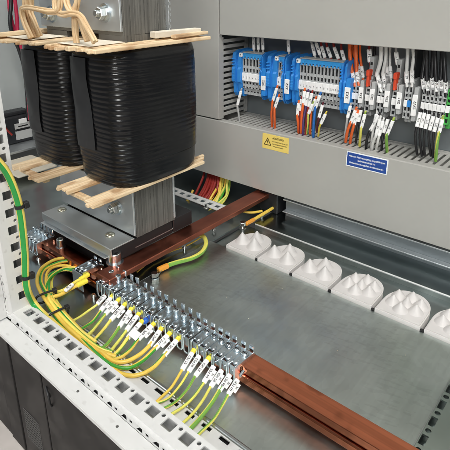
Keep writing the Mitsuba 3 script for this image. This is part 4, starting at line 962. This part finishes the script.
upper_wire('grey_wire', [(-.5447,.8500,.3826)], (-.5415,.8460,.3695), (-.5378,.8420,.3565), (-.5327,.8380,.3338), 'grey sleeved wire above the narrow blue block', 'A4')
upper_wire('grey_wire', [(-.4947,.8500,.3774)], (-.4903,.8460,.3629), (-.4840,.8420,.3524), (-.4738,.8380,.3309), 'first sleeved wire above the wide blue block', 'A5')
upper_wire('grey_wire', [(-.4837,.8460,.3782)], (-.4795,.8420,.3658), (-.4733,.8380,.3553), (-.4622,.8360,.3340), 'second sleeved wire above the wide blue block', 'A6')
upper_wire('red', [(-.4732,.8500,.3784)], (-.4686,.8460,.3605), (-.4635,.8420,.3500), (-.4524,.8380,.3290), 'red wire with the third sleeve above the wide blue block', 'A7')
upper_wire('red', [(-.4627,.8500,.3790)], (-.4571,.8460,.3612), (-.4519,.8420,.3490), (-.4400,.8380,.3300), 'red wire with the fourth sleeve above the wide blue block', 'A8')
upper_wire('red', [(-.4482,.8500,.3797)], (-.4425,.8460,.3603), (-.4376,.8420,.3501), (-.4247,.8380,.3295), 'red wire with the rightmost sleeve above the wide blue block', 'A9')
upper_wire('orange', [(-.4092,.8420,.3787)], (-.4027,.8380,.3387), (-.3934,.8320,.3114), (-.3848,.8280,.2911), 'left orange wire coming down right of the wide blue block', '11', r=.0034, w=.0068)
upper_wire('orange', [(-.3977,.8420,.3793)], (-.3912,.8380,.3396), (-.3850,.8320,.3141), (-.3774,.8280,.2938), 'right orange wire coming down right of the wide blue block', '12', r=.0034, w=.0068)
upper_wire('orange', [(-.4111,.8560,.3775)], (-.4043,.8520,.3460), (-.3905,.8460,.3226), (-.3798,.8420,.3006), 'rear orange wire partly hidden by the two in front', '13', r=.0028)
upper_wire('red', [(-.3767,.8500,.3763)], (-.3725,.8460,.3613), (-.3688,.8400,.3517), (-.3629,.8360,.3291), 'dark sleeved wire above the first orange lever', 'F1', w=.0080)
upper_wire('white_wire', [(-.3516,.8420,.3784)], (-.3448,.8380,.3383), (-.3457,.8300,.3114), (-.3361,.8280,.2882), 'thick white wire above the double terminal between the levers', '16', r=.0036, w=.0068)
upper_wire('white_wire', [(-.3444,.8460,.3784)], (-.3379,.8420,.3419), (-.3360,.8320,.3139), (-.3280,.8290,.2891), 'thinner white wire above the double terminal between the levers', '17', r=.0030, w=.0064)
upper_wire('white_wire', [(-.3520,.8580,.3771)], (-.3435,.8540,.3470), (-.3366,.8460,.3224), (-.3300,.8420,.2991), 'rear white wire with a sleeve between the levers', '18', r=.0024)
upper_wire('grey_wire', [(-.3287,.8500,.3790)], (-.3240,.8460,.3595), (-.3206,.8400,.3503), (-.3132,.8360,.3294), 'grey sleeved wire above the second orange lever', 'F2', w=.0072)
upper_wire('white_wire', [(-.3047,.8420,.3809)], (-.2996,.8380,.3439), (-.2956,.8300,.3219), (-.2920,.8280,.3023), 'left white wire above the terminal with the blue marker', '19', r=.0030, w=.0070)
upper_wire('white_wire', [(-.2998,.8420,.3812)], (-.2902,.8380,.3480), (-.2868,.8300,.3244), (-.2835,.8280,.3034), 'right white wire above the terminal with the blue marker', '20', r=.0028, w=.0070)
for a in (
    ('grey_wire', (-.3784,.8060,.2537), (-.3822,.8060,.2308), [(-.3854,.8100,.2105), (-.3896,.8160,.1890)], 'pale wire left of the two orange ones under the double terminal', '33'),
    ('black_wire', (-.3590,.8080,.2490), (-.3616,.8080,.2265), [(-.3640,.8110,.2067), (-.3672,.8180,.1833)], 'black wire between the orange pair and the green and yellow wire', '34'),
    ('white_wire', (-.3302,.8080,.2464), (-.3330,.8080,.2206), [(-.3351,.8110,.2011), (-.3380,.8180,.1799)], 'rear white wire beside the slanting black one', '44'),
    ('black_wire', (-.3096,.8090,.2408), (-.3148,.8090,.2147), [(-.3168,.8120,.1971), (-.3193,.8200,.1796)], 'rear black wire left of the second orange lever', '45'),
    ('red', (-.4806,.8080,.2515), (-.4815,.8080,.2276), [(-.4832,.8110,.2065), (-.4870,.8180,.1816)], 'thin red wire between the first two orange ones', '28'),
    ('orange', (-.4504,.8080,.2558), (-.4574,.8080,.2314), [(-.4599,.8110,.2086), (-.4634,.8180,.1820)], 'rear orange wire left of the blue one', '29')):
    lower_wire(*a)
for a in (
    ('orange', [(-.3917,.8500,.3755)], (-.3878,.8460,.3444), (-.3799,.8400,.3207), (-.3732,.8360,.3004), 'fourth orange wire right of the other three', '10'),
    ('white_wire', [(-.3397,.8560,.3779)], (-.3356,.8520,.3478), (-.3306,.8460,.3248), (-.3248,.8420,.3033), 'thin white wire close to the second orange lever', '21'),
    ('black_wire', [(-.3692,.8580,.3761)], (-.3646,.8540,.3489), (-.3605,.8480,.3252), (-.3555,.8440,.3030), 'thin black wire right of the first orange lever', '22'),
    ('red', [(-.4311,.8500,.3805)], (-.4263,.8460,.3595), (-.4221,.8420,.3457), (-.4125,.8380,.3270), 'red wire at the right end of the wide blue block', 'A0')):
    upper_wire(*a)
solo('relay', cat([bx((-.2929,.8500,.3414)[0], (-.2847,.8500,.3421)[0], .838, .870, .3080, .3560, .001), bx((-.2922,.8500,.3415)[0], (-.2854,.8500,.3420)[0], .8355, .8378, .3130, .3200), bx((-.2922,.8500,.3415)[0], (-.2854,.8500,.3420)[0], .8355, .8378, .3400, .3460)]), 'mat_term_dark', 'dark narrow relay left of the black wires under the upper trunking', 'relay')
for i, (u0, u1, v1) in enumerate(((425.5, 422, 76), (426.5, 426.5, 78), (433, 431.5, 75), (434, 436.3, 78), (441.5, 440.5, 76.5), (442.5, 445.3, 79))):
    pass
upper_wire('black_wire', [(-.2782,.8460,.3821)], (-.2729,.8420,.3473), (-.2697,.8320,.3160), (-.2633,.8290,.2948), 'first black wire coming down to the six slice terminal', '1U1', r=.0034, w=.0064)
upper_wire('black_wire', [(-.2744,.8400,.3828)], (-.2687,.8380,.3481), (-.2616,.8300,.3139), (-.2563,.8280,.2934), 'second black wire coming down to the six slice terminal', '1U2', r=.0034, w=.0064)
upper_wire('black_wire', [(-.2662,.8460,.3827)], (-.2603,.8420,.3484), (-.2551,.8320,.3193), (-.2495,.8290,.2966), 'third black wire coming down to the six slice terminal', '1U3', r=.0034, w=.0064)
upper_wire('black_wire', [(-.2625,.8400,.3834)], (-.2560,.8380,.3492), (-.2473,.8300,.3148), (-.2422,.8280,.2936), 'fourth black wire coming down to the six slice terminal', '1U4', r=.0034, w=.0064)
upper_wire('black_wire', [(-.2532,.8460,.3834)], (-.2465,.8420,.3495), (-.2409,.8320,.3176), (-.2359,.8290,.2959), 'fifth black wire coming down to the six slice terminal', '1U5', r=.0034, w=.0064)
upper_wire('black_wire', [(-.2494,.8400,.3841)], (-.2423,.8380,.3503), (-.2331,.8300,.3156), (-.2284,.8280,.2938), 'sixth black wire coming down to the six slice terminal', '1U6', r=.0034, w=.0064)

# ---------------------------------------------------------------- behind the transformer: wires to a slotted rail, shaded
s = thing('slotted_rail', 'pale slotted rail on the floor behind the transformer', 'rail')
p = sbox(-.80, .700, -.585, .728).difference(unary_union([sbox(x, .709, x + .012, .720) for x in np.arange(-.79, -.60, .021)]))
part(s, 'strip', plate_xy(p, .0150, .0165), 'mat_white')
part(s, 'web', bx(-.80, -.585, .7275, .7290, .0, .0165), 'mat_galv')
def back(m, pts, r, lab, ph=0.0):
    solo('rear_wire', tube(pts, r, 10, phase=ph, twist=3), 'mat_' + m, lab, 'wire', 'rear wires behind the transformer')
RW = ['outermost', 'second', 'third', 'fourth', 'innermost']
reds = [([(-.7325,.8200,.0489), (-.7183,.8000,.0278), (-.7075,.7700,.0098), (-.7021,.7400,-.0035), (-.7116,.7100,-.0156)]), ([(-.7229,.8200,.0513), (-.7088,.8000,.0277), (-.6981,.7700,.0099), (-.6960,.7400,-.0067), (-.7054,.7100,-.0187)]), ([(-.7135,.8200,.0485), (-.6995,.8000,.0276), (-.6889,.7700,.0075), (-.6899,.7400,-.0099), (-.6992,.7100,-.0192)]), ([(-.7056,.8200,.0504), (-.6933,.8000,.0267), (-.6858,.7700,.0034), (-.6869,.7400,-.0139), (-.6930,.7100,-.0197)])]
for i, pts in enumerate(reds): back('red', pts, .0036, f'{RW[i]} dark red wire curving down behind the transformer')
ygs = [([(-.6978,.8200,.0472), (-.6841,.8000,.0241), (-.6767,.7700,.0035), (-.6777,.7400,-.0136), (-.6869,.7100,-.0203)]), ([(-.6886,.8200,.0470), (-.6749,.8000,.0216), (-.6676,.7700,.0012), (-.6686,.7400,-.0133), (-.6746,.7100,-.0188)]), ([(-.6795,.8200,.0468), (-.6659,.8000,.0215), (-.6557,.7700,.0022), (-.6566,.7400,-.0096), (-.6686,.7100,-.0193)]), ([(-.6704,.8200,.0466), (-.6540,.8000,.0223), (-.6409,.7700,.0065), (-.6418,.7400,-.0050), (-.6446,.7100,-.0068)])]
for i, pts in enumerate(ygs): back('yg_lime' if i % 2 else 'yg', pts, .0032, f'{RW[i]} green and yellow wire curving down behind the transformer', .3 * i)
for i in range(9):
    j = lambda k=.006: np.array([rnd.uniform(-k, k), rnd.uniform(-k, k), rnd.uniform(-k, k) * .7])
    src = reds[i % 4] if i < 4 else ygs[i % 4]
    pts = [np.array(q) + j() + np.array([.012 * ((i % 3) - 1), 0, .004]) for q in src]
    back('red' if i < 4 else ('yg_lime' if i % 2 else 'yg'), pts, rnd.uniform(.0024, .0032), f'{RW[i - 4] if i > 3 else RW[i]} loose {["dark red", "green and yellow"][i > 3]} wire tangled in the rear bundle, counted from the left', rnd.random())
back('yg', [(-.7620,.7200,-.0427), (-.7280,.7200,-.0193), (-.7113,.7300,.0048), (-.7109,.7400,.0189)], .0028, 'single thin wire left of the red ones behind the transformer', .4)
for i, (u, v) in enumerate(((205, 208), (212, 205))): pass
k = thing('rail_screw', 'two bright screw heads on the slotted rail by the dark busbar', 'screw') if False else None
o = np.array((-.6253,.6889,.0165)); solo('rail_screw', cat([cyl(o, o + [0, 0, .004], .0050, 14, ch=.001), cyl(o + [0, 0, .004], o + [0, 0, .011], .0028, 12)]), 'mat_bolt', 'bright screw on the slotted rail by the dark busbar', 'screw', smooth=40)

# ---------------------------------------------------------------- left background: side panel of the next bay, black device, hanging wires
solo('side_panel', bx(-1.420, -1.400, .20, 1.40, -.06, 1.3), 'mat_panel', 'plain grey side panel at the far left behind the transformer', 'panel')
k = thing('panel_rail', 'pale base rail along the foot of the grey side panel', 'rail')
part(k, 'top', bx(-1.399, -1.370, .20, 1.20, .006, .010, .001), 'mat_white')
part(k, 'face', bx(-1.372, -1.370, .20, 1.20, -.010, .006), 'mat_galv')
dv = thing('battery', 'black battery block with a pale label by the grey side panel', 'battery')
D0 = (-1.3000,.6448,.0395)
part(dv, 'body', cat([bx(-1.36, -1.30, D0[1] - .065, D0[1] + .055, D0[2] - .004, D0[2] + .075, .004), bx(-1.35, -1.31, D0[1] - .050, D0[1] + .040, D0[2] + .074, D0[2] + .086, .003)]), 'mat_device')
lb = part(dv, 'label', bx(-1.2998, -1.2988, D0[1] - .016, D0[1] + .034, D0[2] + .006, D0[2] + .054, .0003), 'mat_grey_wire')
part(dv, 'label_band', cat([bx(-1.2987, -1.2980, D0[1] - .016, D0[1] + .034, D0[2] + .032, D0[2] + .038), bx(-1.2987, -1.2980, D0[1] - .006, D0[1] + .024, D0[2] + .043, D0[2] + .046)]), 'mat_black')
part(dv, 'terminal_cover', bx(-1.2998, -1.2960, D0[1] - .002, D0[1] + .022, D0[2] + .052, D0[2] + .066, .001), 'mat_label')
solo('battery_tray', bx(-1.37, -1.24, D0[1] - .16, D0[1] + .24, D0[2] - .012, D0[2] - .005, .001), 'mat_galv', 'steel tray carrying the black battery', 'tray')
solo('cover_sheet', bx(-1.23, -1.10, (-1.1500,.5823,.0556)[1] - .06, (-1.1500,.5823,.0556)[1] + .05, .012, .018, .003), 'mat_pale', 'pale sheet lying on the floor behind the left coil', 'sheet')
def hang(m, pts, r, lab): solo('hanging_wire', tube(pts, r, 10), 'mat_' + m, lab, 'wire', 'wires hanging in front of the side panel')
hang('crimson', [(-1.3000,.6690,.4790), (-1.3000,.6642,.4288), (-1.3000,.6624,.3981), (-1.3000,.6654,.3614), (-1.3000,.6800,.3230), (-1.3000,.6876,.2729), (-1.3000,.6859,.1968), (-1.3000,.6780,.1192), (-1.3000,.6823,.0823)], .0052, 'crimson wire hanging furthest left')
hang('crimson', [(-1.2800,.6752,.4787), (-1.2800,.6706,.4288), (-1.2800,.6694,.3829), (-1.2800,.6661,.3413), (-1.2800,.6715,.2982), (-1.2800,.6763,.2289), (-1.2800,.6709,.1588), (-1.2800,.6674,.1011)], .0050, 'crimson wire hanging nearer the coil')
hang('black_wire', [(-1.2900,.6749,.4789), (-1.2900,.6627,.4163), (-1.2900,.6534,.3731), (-1.2900,.6564,.3363), (-1.2900,.6680,.2978), (-1.2900,.6755,.2475), (-1.2900,.6737,.1713), (-1.2900,.6673,.1053)], .0052, 'black wire twisted with the crimson ones')
hang('red', [(-1.2800,.5874,.1039), (-1.2800,.5964,.0875), (-1.2800,.6084,.0702)], .0030, 'short red wire at the battery')

labels.pop('x', None)
